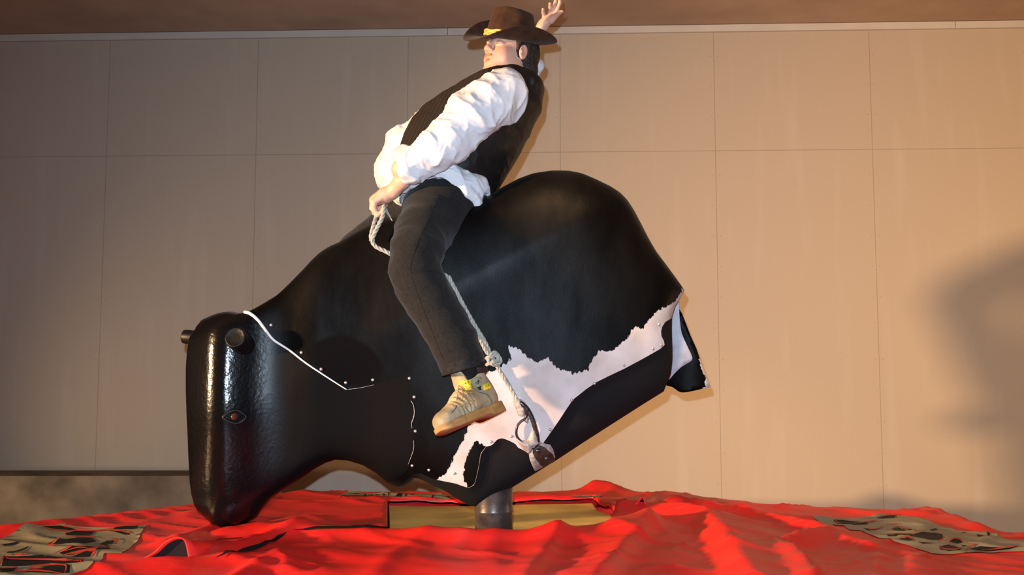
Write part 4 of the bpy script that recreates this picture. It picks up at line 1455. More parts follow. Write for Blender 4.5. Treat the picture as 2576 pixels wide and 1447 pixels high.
suede, _, _ = sheet(SUEDE, lambda x, y: flapY(x, y) - 0.035 - 0.03 * math.sin((y - 755) / 200 * 3.1), M['suede'], 'folded_suede_side', 0.005)
suede['label'] = 'pale grey suede underside of the hide'
bull_kids += [flap]
suede.parent = flap

# shackle, tape and bracket on the flank
sh = [(1306, 1012), (1316, 1018), (1328, 1032), (1338, 1052), (1345, 1074), (1350, 1095), (1350, 1112), (1340, 1122), (1324, 1121), (1310, 1110), (1300, 1096), (1298, 1083), (1302, 1068), (1311, 1058), (1320, 1052), (1324, 1040), (1318, 1026)]
rad = [5.5, 6.5, 6.5, 6.5, 6.5, 6, 5, 4, 4, 3.5, 3.3, 3.3, 3.3, 3.3, 3.3, 4, 5]
pts = spline([list(bull_hit(x, y, 0.016)) + [pxm(r, 3.66)] for (x, y), r in zip(sh, rad)], 5, closed=True)
V, F = tube_mesh(pts[:, :3], pts[:, 3], 10, closed=True)
shackle = mesh_obj('shackle', V, F, M['steel_dark']); bull_kids.append(shackle)

def pad(poly, name, mat, off, thick, seed, bump=0.006, step=0.006):
    """a crumpled piece lying on the flank"""
    pts = []
    for x, y in poly:
        h_ = bull_hit(x, y)
        if h_ is None:
            h_ = np.array(P(x, y, YB - 0.10))
        pts.append([h_[0], h_[2]])
    v2, f, o_, _ = fill_poly(np.array(pts), step)
    rows = []
    sd = np.maximum(poly_sd(v2, o_), 0)
    for (x, z), s in zip(v2, sd):
        r = BULL_BVH.ray_cast(Vector((x, 2.0, z)), Vector((0, 1, 0)))
        y0 = r[0].y if r[0] is not None else YB - 0.02
        k = 1 - math.exp(-s / 0.006)
        nz = vnoise(np.array([[x * 60, 0, z * 60]]), seed)[0]
        rows.append([x, y0 - off - thick * k - bump * (nz - 0.5) * k, z])
    o = mesh_obj(name, rows, f, mat)
    bull_kids.append(o)
    return o
brk_tape = pad([(1330, 1140), (1342, 1136), (1352, 1120), (1362, 1114), (1384, 1119), (1391, 1130), (1397, 1150), (1394, 1165), (1370, 1178), (1346, 1186), (1338, 1170), (1332, 1155)], 'bracket_tape', M['tape'], 0.002, 0.008, 3)
plate = pad([(1340, 1128), (1348, 1122), (1358, 1120), (1372, 1126), (1382, 1136), (1390, 1142), (1397, 1158), (1394, 1166), (1368, 1178), (1358, 1168), (1346, 1152), (1340, 1140)], 'bracket_plate', M['rust'], 0.012, 0.007, 5, bump=0.002)
for x, y in ((1353, 1133), (1375, 1152)):
    V, F = dome(0.010, 0.008)
    o = mesh_obj('bolt_head', V, F, M['steel_dark'])
    h_ = bull_hit(x, y); o.location = h_ + np.array([0, -0.020, 0]); o.rotation_euler = (math.radians(90), 0, 0)
    bull_kids.append(o)
ring_tape = pad([(1338, 1080), (1348, 1078), (1354, 1096), (1361, 1116), (1352, 1122), (1342, 1128), (1336, 1138), (1330, 1142), (1318, 1132), (1308, 1122), (1300, 1108), (1296, 1097), (1303, 1100), (1314, 1108), (1326, 1107), (1330, 1098)], 'ring_tape', M['tape'], 0.012, 0.018, 8, bump=0.010)
top_tape = pad([(1290, 1003), (1298, 1000), (1310, 1004), (1322, 1014), (1326, 1030), (1322, 1044), (1332, 1052), (1328, 1066), (1320, 1062), (1316, 1050), (1304, 1046), (1298, 1030), (1292, 1018)], 'knot_tape', M['tape'], 0.010, 0.014, 11, bump=0.010)
adopt(bull_kids, bull_root)

# ------------------------------------------------------------------ the rider
RY = 3.93            # rider's middle plane
def Q(px, py, Y): return np.array(P(px, py, Y))
def N(px, py, Y, r, *sy): return (Q(px, py, Y), pxm(r, Y), *sy)
def XZ(poly, Y): return np.array([[P(x, y, Y).x, P(x, y, Y).z] for x, y in poly])

def from_field(f, name, mat, it=2, disp=None, mats=None, idxfun=None):
    V, F = f.nets()
    V = relax(V, F, it)
    if disp is not None:
        nrm = vert_normals(V, F)
        vol = np.sum(V[F[:, 0]] * np.cross(V[F[:, 1]], V[F[:, 2]]))
        V = V + nrm * disp(V)[:, None]
    o = mesh_obj(name, V, F, mat, mats=mats, mat_idx=idxfun(V[F].mean(1)) if idxfun else None)
    return o, V, F

person = empty('person', Q(1130, 540, RY))
tag(person, 'rider in black hat and vest leaning back, one hand raised, other gripping rope', 'person')
P_kids = []

# --- head frame: forward, left, up
def frame(a_deg, pitch_deg, roll_deg=0):
    a, b = math.radians(a_deg), math.radians(pitch_deg)
    F_ = np.array([-math.sin(a) * math.cos(b), -math.cos(a) * math.cos(b), math.sin(b)])
    L_ = np.array([math.cos(a), -math.sin(a), 0.0])
    U_ = np.cross(F_, L_)
    r = math.radians(roll_deg)
    L2 = L_ * math.cos(r) + U_ * math.sin(r); U2 = U_ * math.cos(r) - L_ * math.sin(r)
    return F_, L2, U2
HF, HL, HU = frame(52, 15, 0)
HO = Q(1282, 138, 3.95)
HR = np.stack([HF, HL, HU], 1)
def hp(f, l, u): return HO + f * HF + l * HL + u * HU

# near sleeve / arm nodes
SLEEVE = [(1276, 214, 3.74, 40), (1262, 238, 3.71, 64), (1190, 292, 3.66, 65), (1132, 350, 3.62, 54), (1098, 378, 3.61, 46), (1030, 413, 3.63, 41), (1010, 426, 3.64, 41)]
TORSO = [(1282, 214, 50, 2.3), (1240, 266, 112, 1.2), (1180, 332, 133, 1.02), (1128, 396, 143, 1.0), (1090, 452, 126, 1.08), (1122, 480, 116, 1.12)]

def build_skin():
    h = 0.0034
    f = Field((-0.76, 3.46, EYE - 0.02), (0.32, 4.44, EYE + 1.62), h)
    # head
    f.ell(hp(-0.012, 0, 0.035), (0.098, 0.077, 0.100), HR, 0.0)
    f.ell(hp(0.028, 0, -0.045), (0.062, 0.063, 0.080), HR, 0.03)
    f.ell(hp(0.060, 0, -0.102), (0.030, 0.030, 0.024), HR, 0.03)
    f.ell(hp(0.030, 0, -0.100), (0.050, 0.056, 0.034), HR, 0.03)
    for s in (-1, 1):
        f.ell(hp(0.050, s * 0.036, -0.040), (0.036, 0.032, 0.036), HR, 0.02)
        f.ell(hp(0.076, s * 0.032, 0.026), (0.018, 0.026, 0.010), HR, 0.012)
        f.ell(hp(0.092, s * 0.033, 0.004), (0.012, 0.019, 0.008), HR, 0.012, 's')
        f.ell(hp(0.073, s * 0.033, 0.004), (0.018, 0.017, 0.013), HR, 0.004)
        f.cone(hp(0.094, s * 0.020, 0.004), hp(0.094, s * 0.046, 0.001), 0.0012, 0.0012, 0.001, op='s')
        f.ell(hp(0.098, s * 0.013, -0.031), (0.012, 0.009, 0.009), HR, 0.006)
        f.ell(hp(0.104, s * 0.008, -0.040), (0.006, 0.0035, 0.004), HR, 0.002, 's')
        # ear
        f.ell(hp(-0.008, s * 0.081, -0.006), (0.020, 0.009, 0.033), HR, 0.006)
        f.ell(hp(-0.004, s * 0.0895, -0.003), (0.012, 0.0075, 0.021), HR, 0.004, 's')
        f.ell(hp(0.002, s * 0.086, -0.010), (0.006, 0.005, 0.008), HR, 0.003)
    f.cone(hp(0.088, 0, 0.016), hp(0.110, 0, -0.022), 0.0085, 0.0108, 0.012)
    f.ell(hp(0.108, 0, -0.026), (0.012, 0.014, 0.011), HR, 0.006)
    # muzzle, lips
    f.ell(hp(0.076, 0, -0.062), (0.024, 0.034, 0.026), HR, 0.018)
    f.cone(hp(0.093, -0.020, -0.064), hp(0.093, 0.020, -0.064), 0.0052, 0.0052, 0.006)
    f.cone(hp(0.097, -0.008, -0.060), hp(0.097, 0.008, -0.060), 0.0045, 0.0045, 0.005)
    f.cone(hp(0.090, -0.016, -0.078), hp(0.090, 0.016, -0.078), 0.0056, 0.0056, 0.007)
    f.ell(hp(0.102, 0, -0.071), (0.014, 0.020, 0.0042), HR, 0.003, 's')
    # neck and double chin
    f.cone(hp(-0.020, 0, -0.060), Q(1288, 205, RY), 0.058, 0.068, 0.03)
    f.ell(hp(0.034, 0, -0.132), (0.056, 0.060, 0.040), HR, 0.035)
    # torso and limbs inside the clothes
    for a, b in zip(TORSO[:3], TORSO[1:4]):
        f.cone(Q(a[0], a[1], RY), Q(b[0], b[1], RY), pxm(a[2], RY) - 0.045, pxm(b[2], RY) - 0.045, 0.03, a[3], b[3])
    f.cone(Q(1150, 420, RY), Q(1135, 500, RY), pxm(80, RY), pxm(70, RY), 0.03, 1.2, 1.4)
    for a, b in zip(SLEEVE[:-1], SLEEVE[1:]):
        f.cone(Q(*a[:3]), Q(*b[:3]), pxm(min(a[3], 40), a[2]) - 0.014, pxm(min(b[3], 36), b[2]) - 0.014, 0.03)
    # near forearm and wrist
    f.chain([N(1085, 386, 3.61, 34), N(1040, 422, 3.63, 25), N(1012, 454, 3.66, 21.5), N(988, 482, 3.70, 18, 1.05)], 0.01)
    # near fist
    f.chain([N(988, 482, 3.70, 18, 1.1), N(970, 492, 3.715, 19.5, 1.4), N(948, 503, 3.73, 16, 2.0)], 0.012)
    fy = (3.690, 3.713, 3.736, 3.758)
    for i, y in enumerate(fy):
        d = (0, -2, -2, 1)[i]; rr = (7.0, 7.8, 8.0, 7.4)[i]
        kn = N(938 + (3, 0, 0, 3)[i], 505 + d + (3, 0, 0, 0)[i], y, rr + 1.2)
        f.chain([N(958, 497 + d, y, rr + 3), kn, N(937 + (3, 0, 1, 4)[i], 527 + d, y, rr), N(949 + (1, 0, 1, 3)[i], 541 + d * 0.5, y, rr - 0.6), N(962, 533, y, rr - 0.8), N(966, 521, y, rr - 1.2)], 0.004)
    # near thumb on the far side of the fist
    f.chain([N(974, 496, 3.755, 11), N(966, 516, 3.785, 9.5), N(953, 530, 3.785, 8.5), N(942, 536, 3.775, 7.2)], 0.006)
    # far arm, raised
    f.chain([N(1290, 214, 4.10, 42), N(1318, 168, 4.18, 24), N(1338, 120, 4.15, 19), N(1364, 66, 4.10, 13.5)], 0.02)
    wr = N(1364, 66, 4.10, 13.5)
    f.chain([wr, N(1370, 58, 4.095, 13, 1.0), N(1379, 49, 4.09, 11.5, 1.0), N(1386, 43, 4.085, 8.5, 1.0)], 0.01)
    f.cone(Q(1373, 55, 4.095), Q(1386, 42, 4.08), pxm(9, 4.09), pxm(7, 4.08), 0.010)
    f.cone(Q(1375, 55, 4.085), Q(1394, 44, 4.07), pxm(9, 4.09), pxm(7, 4.07), 0.010)
    f.chain([N(1371, 54, 4.10, 6), N(1369, 43, 4.09, 5.4), N(1367, 32, 4.07, 4.8), N(1366, 23, 4.05, 4.0)], 0.003)
    f.chain([N(1380, 46, 4.09, 6), N(1383, 31, 4.08, 5.3), N(1384, 19, 4.06, 4.9), N(1383.5, 9, 4.04, 4.1)], 0.003)
    f.chain([N(1387, 41, 4.085, 6), N(1392, 24, 4.08, 5.3), N(1397, 7, 4.06, 4.9), N(1399, -11, 4.04, 4.2)], 0.003)
    f.chain([N(1393, 41, 4.08, 6), N(1402, 24, 4.065, 5.3), N(1408, 8, 4.05, 4.9), N(1408.5, -5, 4.04, 4.2)], 0.003)
    f.chain([N(1386, 52, 4.075, 9), N(1397, 41, 4.06, 7), N(1407, 32, 4.04, 5.6), N(1413.5, 29, 4.03, 4.8)], 0.004)
    # thighs and shins inside the trousers
    for leg in (LEG_NEAR, LEG_FAR):
        for a, b in zip(leg[:-4], leg[1:-3]):
            f.cone(Q(*a[:3]), Q(*b[:3]), pxm(a[3], a[2]) - 0.03, pxm(b[3], b[2]) - 0.03, 0.03)
    V, F = f.nets()
    V = relax(V, F, 1, 0.4)
    o = mesh_obj('body', V, F, M['skin'])
    # flush on cheeks, nose, lips, ears, knuckles
    R = V - HO
    loc = np.stack([R @ HF, R @ HL, R @ HU], 1)
    def blob(c, r): return np.exp(-(np.linalg.norm((loc - np.array(c)) / np.array(r), axis=1)) ** 2)
    fl = 0.30 * blob((0.112, 0, -0.026), (0.02, 0.02, 0.016)) + 0.28 * blob((0.07, 0.042, -0.035), (0.03, 0.022, 0.025)) + 0.28 * blob((0.07, -0.042, -0.035), (0.03, 0.022, 0.025))
    fl += 0.5 * blob((0.10, 0, -0.064), (0.02, 0.022, 0.006)) + 0.5 * blob((0.098, 0, -0.079), (0.02, 0.019, 0.0065)) + 1.0 * blob((0.092, 0, -0.071), (0.014, 0.02, 0.004))
    fl += 0.25 * blob((-0.008, 0.082, -0.006), (0.02, 0.02, 0.03))
    kn = np.exp(-(np.linalg.norm(V - Q(938, 506, 3.72), axis=1) / 0.03) ** 2)
    attr(o, 'flush', np.clip(fl + 0.25 * kn, 0, 1))
    o['label'] = 'bare face, neck, forearms and hands'
    P_kids.append(o)
    return o

LEG_NEAR = [(1135, 510, 3.86, 88), (1105, 530, 3.80, 92), (1066, 582, 3.68, 73), (1050, 630, 3.60, 67), (1043, 676, 3.565, 64), (1058, 718, 3.56, 63), (1086, 765, 3.555, 61), (1116, 815, 3.55, 60), (1143, 862, 3.545, 58.5), (1162, 908, 3.54, 56), (1172, 945, 3.54, 54)]
LEG_FAR = [(1110, 510, 3.98, 80), (1060, 535, 4.06, 72), (985, 580, 4.15, 62), (905, 640, 4.20, 58), (893, 680, 4.22, 54), (940, 760, 4.24, 50), (990, 850, 4.25, 48), (1020, 910, 4.26, 46), (1030, 940, 4.26, 45)]
build_skin()

# --- shirt
def folds(seed, amp, sx=(14, 14, 14), rot=0.0):
    def fn(V):
        c, s = math.cos(rot), math.sin(rot)
        q = V.copy(); q[:, 0] = c * V[:, 0] - s * V[:, 2]; q[:, 2] = s * V[:, 0] + c * V[:, 2]
        w = np.stack([vnoise(q * 7, seed + 1), vnoise(q * 7, seed + 2), vnoise(q * 7, seed + 3)], 1) * 0.10
        n1 = 1 - np.abs(2 * vnoise((q + w) * np.array(sx), seed) - 1)
        n2 = 1 - np.abs(2 * vnoise((q + w) * np.array(sx) * 2.1, seed + 5) - 1)
        return amp * (n1 ** 2 - 0.4) + amp * 0.45 * (n2 ** 2 - 0.4)
    return fn

def torso_into(f, grow, k=0.03):
    for a, b in zip(TORSO[:-1], TORSO[1:]):
        f.cone(Q(a[0], a[1], RY), Q(b[0], b[1], RY), pxm(a[2], RY) + grow, pxm(b[2], RY) + grow, k, a[3], b[3])

def build_shirt():
    f = Field((-0.62, 3.46, EYE + 0.30), (0.40, 4.42, EYE + 1.42), 0.0045)
    torso_into(f, -0.014)
    # blousing at the front
    f.ell(Q(985, 432, 3.93), (pxm(34, RY), 0.12, pxm(46, RY)), None, 0.03)
    f.ell(Q(1010, 370, 3.90), (pxm(36, RY), 0.10, pxm(50, RY)), None, 0.03)
    # shirt tail on the near hip
    f.chain([N(1060, 452, 3.80, 62), N(1120, 455, 3.76, 52), N(1180, 485, 3.79, 52), N(1205, 510, 3.82, 34)], 0.02)
    f.cut_xz(XZ([(930, 462), (957, 468), (985, 494), (1002, 503), (1006, 488), (1030, 477), (1060, 465), (1090, 459), (1112, 458), (1130, 468), (1155, 484), (1180, 502), (1207, 523), (1213, 505), (1222, 494), (1240, 484), (1400, 470), (1400, 800), (800, 800), (800, 462)], 3.78))
    f.cut_xz(XZ([(1040, 262), (1075, 272), (1100, 262), (1130, 240), (1160, 222), (1190, 208), (1214, 198), (1250, 188), (1290, 182), (1320, 182), (1345, 186), (1400, 180), (1400, 80), (1040, 80)], 3.76))
    g = Field((-0.62, 3.40, EYE + 0.40), (0.40, 4.42, EYE + 1.42), 0.0045)
    g.chain([N(*s) for s in SLEEVE], 0.012)
    # cuff end, slanting
    e = Q(1006, 424, 3.64); d = Q(1006, 424, 3.64) - Q(1098, 378, 3.61)
    g.cut_plane(Q(1018, 418, 3.635), d, lo=Q(1090, 480, 3.45) - np.array([0.2, 0, 0.1]), hi=Q(1080, 340, 3.80) + np.array([0, 0, 0.1]))
    # rolled cuff
    u = d / np.linalg.norm(d)
    g.cone(Q(1034, 411, 3.632), Q(1024, 416, 3.634), pxm(44, 3.63), pxm(45, 3.63), 0.004)
    g.cut_plane(Q(1012, 420, 3.635), d, lo=Q(1090, 480, 3.45) - np.array([0.2, 0, 0.1]), hi=Q(1080, 340, 3.80) + np.array([0, 0, 0.1]))
    g.chain([N(1040, 430, 3.62, 22), N(1036, 445, 3.62, 16), N(1026, 450, 3.62, 9)], 0.01)
    # far sleeve, rolled to the elbow
    g.chain([N(1288, 212, 4.10, 46), N(1318, 186, 4.16, 32), N(1338, 167, 4.16, 20), N(1345, 159, 4.15, 15)], 0.01)
    # join
    sl = f.box(g.lo, g.lo + g.h * g.n)
    m, _, _ = (None, None, None)
    # merge g into f on f's lattice (same spacing, offset in y and z is a whole number of cells by construction)
    off = np.round((f.lo - g.lo) / f.h).astype(int)
    G = np.full(f.n, 1.0, np.float32)
    for_idx = [np.arange(f.n[k]) + off[k] for k in range(3)]
    ok = [(ix >= 0) & (ix < g.n[k]) for k, ix in enumerate(for_idx)]
    sub = g.F[np.ix_(for_idx[0][ok[0]], for_idx[1][ok[1]], for_idx[2][ok[2]])]
    G[np.ix_(np.nonzero(ok[0])[0], np.nonzero(ok[1])[0], np.nonzero(ok[2])[0])] = sub
    k = 0.012
    hh = np.maximum(k - np.abs(f.F - G), 0) / k
    f.F = np.minimum(f.F, G) - hh * hh * k * 0.25
    fn1 = folds(11, 0.019, (5, 9, 10), 0.8)
    fn2 = folds(17, 0.005, (16, 12, 30), 0.5)
    def dsp(V):
        return fn1(V) + fn2(V)
    o, V, F = from_field(f, 'shirt', M['shirt'], 1, dsp)
    P_kids.append(o)
build_shirt()

def build_vest():
    f = Field((-0.56, 3.54, EYE + 0.34), (0.42, 4.34, EYE + 1.42), 0.0045)
    torso_into(f, 0.007)
    # shoulder straps and back of the collar
    f.chain([N(1318, 196, 3.96, 22, 1.8), N(1270, 190, 3.84, 12, 1.2), N(1215, 203, 3.84, 9, 1.2)], 0.02)
    f.chain([N(1318, 186, 3.93, 26, 2.4), N(1342, 225, 3.93, 22, 3.2), N(1344, 270, 3.93, 18, 3.2)], 0.03)
    f.cut_xz(XZ([(1092, 244), (1064, 268), (1040, 297), (1020, 338), (1008, 375), (998, 412), (997, 432), (880, 440), (880, 200), (1060, 230)], 3.80))
    f.cut_xz(XZ([(860, 426), (997, 428), (1085, 432), (1112, 427), (1140, 429), (1166, 441), (1200, 466), (1226, 491), (1234, 489), (1240, 494), (1262, 476), (1420, 470), (1420, 800), (860, 800)], 3.76))
    # neck opening
    f.cut_xz(XZ([(1000, 290), (1060, 262), (1090, 243), (1130, 220), (1160, 205), (1190, 191), (1214, 180), (1250, 171), (1290, 164), (1320, 163), (1345, 168), (1400, 160), (1400, 80), (1000, 80)], 3.76))
    f.ell(Q(1262, 168, RY), (0.085, 0.075, 0.05), None, 0.01, 's')
    fn = folds(31, 0.0035, (16, 9, 12), -0.5)
    def idx(C):
        px = proj(C)
        return (poly_sd(px, [(1400, 100), (1230, 170), (1215, 250), (1195, 330), (1160, 400), (1090, 470), (1400, 600)]) > 0).astype(int)
    o, V, F = from_field(f, 'vest', None, 1, fn, mats=[M['vest'], M['satin']], idxfun=idx)
    o['label'] = 'black pinstriped vest with satin back'
    P_kids.append(o)
build_vest()

def build_trousers():
    f = Field((-0.86, 3.40, EYE - 0.06), (0.02, 4.50, EYE + 0.76), 0.005)
    f.chain([N(*q) for q in LEG_NEAR], 0.012)
    f.chain([N(*q) for q in LEG_FAR], 0.012)
    f.cone(Q(1128, 500, 3.84), Q(1110, 500, 4.0), pxm(86, 3.9), pxm(84, 3.9), 0.03)
    f.ell(Q(1185, 508, 3.90), (pxm(48, RY), 0.15, pxm(52, RY)), None, 0.05)
    # hems
    a = Q(1165, 928, 3.54); d = Q(1165, 928, 3.54) - Q(1150, 870, 3.545)
    f.cut_plane(a, d, lo=(-0.5, 3.40, EYE - 0.06), hi=(0.02, 3.75, EYE + 0.2))
    a2 = Q(1013, 920, 4.29); f.cut_plane(a2, (0.1, 0, -1), lo=(-0.86, 4.05, EYE - 0.06), hi=(0.02, 4.50, EYE + 0.2))
    # knee and hip creases
    fn = folds(51, 0.005, (6, 9, 13), 0.5)
    o, V, F = from_field(f, 'trousers', M['trousers'], 2, fn)
    P_kids.append(o)
    bvh = BVHTree.FromPolygons(V.tolist(), F.tolist())
    def th(px, py, off):
        oo, dd = ray(px, py); r = bvh.ray_cast(oo, dd)
        return None if r[0] is None else np.array(r[0]) - np.array(dd) * off
    def seam(line, r, name, mat):
        l = np.array([q for q in (th(x, y, -0.0004) for x, y in spline(line, 6)) if q is not None])
        v, ff = tube_mesh(l, r * 0.6, 6)
        s = mesh_obj(name, v, ff, mat); s.parent = o
    seam([(1106, 492), (1082, 545), (1056, 600), (1038, 650), (1033, 676), (1040, 710), (1066, 780), (1096, 856), (1116, 905)], 0.0022, 'side_seam', M['seam'])
    seam([(1033, 678), (1062, 683), (1094, 684), (1122, 694)], 0.0018, 'knee_seam', M['seam'])
    # turned-up cuff
    g = Field((-0.36, 3.40, EYE - 0.06), (0.02, 3.70, EYE + 0.12), 0.0035)
    c0 = Q(1160.5, 908, 3.54); c1 = Q(1167, 932, 3.54)
    g.cone(c0, c1, pxm(57.5, 3.54), pxm(57.0, 3.54), 0.0)
    dv = c1 - c0
    g.cut_plane(c1 + dv * 0.02, dv); g.cut_plane(c0 - dv * 0.12, -dv)
    c, V2, F2 = from_field(g, 'turn_up', M['cuff'], 2)
    c.parent = o
    cb = BVHTree.FromPolygons(V2.tolist(), F2.tolist())
build_trousers()

# --- hat
TF, TL, TU = frame(58, -2, -17)
TO = Q(1284, 101, 3.945)
def tp(f, l, u): return TO + f * TF + l * TL + u * TU

def build_hat():
    n = 72
    rows = []
    # crown: base ring up to the brow of the crown, then the dented top
    def ring(af, al, u, fn=None):
        r = []
        for k in range(n):
            a = 2 * math.pi * k / n
            c, s = math.cos(a), math.sin(a)
            f_, l_ = af * math.copysign(abs(c) ** 0.92, c), al * math.copysign(abs(s) ** 0.92, s)
            uu = u + (fn(f_, l_) if fn else 0)
            r.append(tp(f_, l_, uu))
        return r
    rows_c = []
    for t in np.linspace(0, 1, 10):
        af = 0.104 - 0.016 * t - 0.006 * t * t
        al = 0.088 - 0.006 * t - 0.006 * t * t
        rows_c.append(ring(af, al, 0.002 + 0.108 * t, lambda f_, l_: 0.012 * t * (f_ / 0.1)))
    def dent(f_, l_):
        return 0.012 * (f_ / 0.1) - 0.026 * math.exp(-(l_ / 0.026) ** 2) * (1 - 0.3 * (f_ / 0.1))
    for sc, du in ((0.94, 0.117), (0.82, 0.119), (0.62, 0.118), (0.38, 0.116), (0.14, 0.115)):
        rows_c.append(ring(0.084 * sc, 0.076 * sc, du, lambda f_, l_: 0.012 * (f_ / 0.1) - 0.026 * math.exp(-(l_ / 0.026) ** 2) * min(1, (1 - sc) * 3.0 + 0.1)))
    # front pinches of the crown
    V = [list(p) for r in rows_c for p in r]
    F = [[i * n + k, i * n + (k + 1) % n, (i + 1) * n + (k + 1) % n, (i + 1) * n + k] for i in range(len(rows_c) - 1) for k in range(n)]
    V.append(list(tp(0, 0, 0.091))); m = len(V) - 1
    F += [[(len(rows_c) - 1) * n + k, (len(rows_c) - 1) * n + (k + 1) % n, m] for k in range(n)]
    for i, p in enumerate(V):
        q = np.array(p) - TO
        f_, l_, u_ = q @ TF, q @ TL, q @ TU
        d = 0.013 * math.exp(-((f_ - 0.055) / 0.028) ** 2) * math.exp(-((u_ - 0.085) / 0.030) ** 2)
        if abs(l_) > 0.03:
            V[i] = list(np.array(p) - TL * math.copysign(d, l_))
    # brim
    b0 = len(V)
    rs = np.linspace(0, 1, 13)
    for s in rs:
        for k in range(n):
            a = 2 * math.pi * k / n
            c, sn = math.cos(a), math.sin(a)
            fi, li = 0.103 * math.copysign(abs(c) ** 0.92, c), 0.087 * math.copysign(abs(sn) ** 0.92, sn)
            Rf = 0.198 if c > 0 else 0.198
            fo, lo_ = Rf * c, 0.163 * sn
            f_, l_ = fi + (fo - fi) * s, li + (lo_ - li) * s
            up = 0.058 if sn > 0 else 0.078
            drop = 0.028 if c > 0 else -0.018
            h_ = (s ** 1.6) * (up * abs(sn) ** 2.4 - drop * abs(c) ** 2.2)
            l_ *= 1 - 0.16 * (s ** 2) * abs(sn) ** 3
            V.append(list(tp(f_, l_, h_)))
    for i in range(len(rs) - 1):
        for k in range(n):
            F.append([b0 + i * n + k, b0 + (i + 1) * n + k, b0 + (i + 1) * n + (k + 1) % n, b0 + i * n + (k + 1) % n])
    hat = mesh_obj('hat', V, F, M['hat'])
    so = hat.modifiers.new('solid', 'SOLIDIFY'); so.thickness = 0.0045; so.offset = -1
    su = hat.modifiers.new('sub', 'SUBSURF'); su.levels = 1; su.render_levels = 1
    hat['label'] = 'dark brown felt cowboy hat with curled brim'
    # braided band
    path = np.array(ring(0.1065, 0.0905, 0.017))
    pr = []
    for off in (-0.0075, 0.0, 0.0075):
        q = path + TU * off
        ph = np.arange(n) * 2 * math.pi * 9 / n + off * 350
        nrm = (path - TO); nrm /= np.linalg.norm(nrm, axis=1, keepdims=True)
        pr.append(tube_mesh(q + TU * (0.002 * np.sin(ph))[:, None] + nrm * (0.001 * np.cos(ph))[:, None], 0.0052, 8, closed=True))
    V2, F2 = join(pr)
    band = mesh_obj('hat_band', V2, F2, M['hat_band'])
    band.parent = hat
    P_kids.append(hat)
build_hat()

# --- hair, moustache
def build_hair():
    f = Field(HO - 0.17, HO + 0.17, 0.003)
    f.ell(hp(-0.030, 0, 0.026), (0.096, 0.086, 0.096), HR, 0.0)
    f.ell(hp(-0.078, 0.018, -0.050), (0.040, 0.062, 0.062), HR, 0.02)
    f.ell(hp(-0.055, 0.055, -0.040), (0.026, 0.026, 0.050), HR, 0.015)
    f.ell(hp(-0.055, -0.055, -0.040), (0.026, 0.026, 0.050), HR, 0.015)
    for s in (-1, 1):
        f.cone(hp(0.018, s * 0.073, 0.040), hp(0.016, s * 0.074, -0.004), 0.012, 0.008, 0.008)
    # keep the face and the ears clear
    f.ell(hp(0.085, 0, -0.020), (0.078, 0.120, 0.100), HR, 0.008, 's')
    f.ell(hp(0.012, 0, -0.075), (0.050, 0.120, 0.058), HR, 0.008, 's')
    for s in (-1, 1):
        f.ell(hp(-0.006, s * 0.088, -0.010), (0.020, 0.022, 0.030), HR, 0.004, 's')
    fn = folds(71, 0.006, (30, 30, 14), 0.2)
    o, V, F = from_field(f, 'hair', M['hair'], 1, fn)
    P_kids.append(o)
    g = Field(HO - 0.15, HO + 0.15, 0.0022)
    for s in (-1, 1):
        g.chain([(hp(0.1035, s * 0.002, -0.050), 0.0046), (hp(0.0975, s * 0.016, -0.053), 0.0046), (hp(0.087, s * 0.028, -0.064), 0.0034), (hp(0.081, s * 0.032, -0.080), 0.0022)], 0.004)
    o, V, F = from_field(g, 'moustache', M['moustache'], 1, folds(73, 0.0022, (160, 160, 60)))
    P_kids.append(o)
    for s in (-1, 1):
        l = spline([hp(0.074, s * 0.050, 0.030), hp(0.092, s * 0.036, 0.036), hp(0.094, s * 0.018, 0.031)], 5)
        v, ff = tube_mesh(l, [0.0015 + 0.0022 * math.sin(math.pi * (i + 0.6) / len(l)) for i in range(len(l))], 7)
        P_kids.append(mesh_obj('eyebrow', v, ff, M['moustache']))
        l = spline([hp(0.0795, s * 0.048, 0.0005), hp(0.0915, s * 0.033, -0.003), hp(0.0885, s * 0.020, 0.0005)], 5)
        v, ff = tube_mesh(l, 0.0010, 6)
        P_kids.append(mesh_obj('eyelashes', v, ff, M['lash']))
build_hair()

# ring on the finger
rp = Q(937, 530, 3.713)
th_ = np.linspace(0, 2 * math.pi, 25)[:-1]
V, F = tube_mesh(np.array([rp + pxm(8.6, 3.71) * np.array([math.cos(a), math.sin(a), 0.12 * math.cos(a)]) for a in th_]), 0.0016, 8, closed=True)
P_kids.append(mesh_obj('finger_ring', V, F, M['gold']))

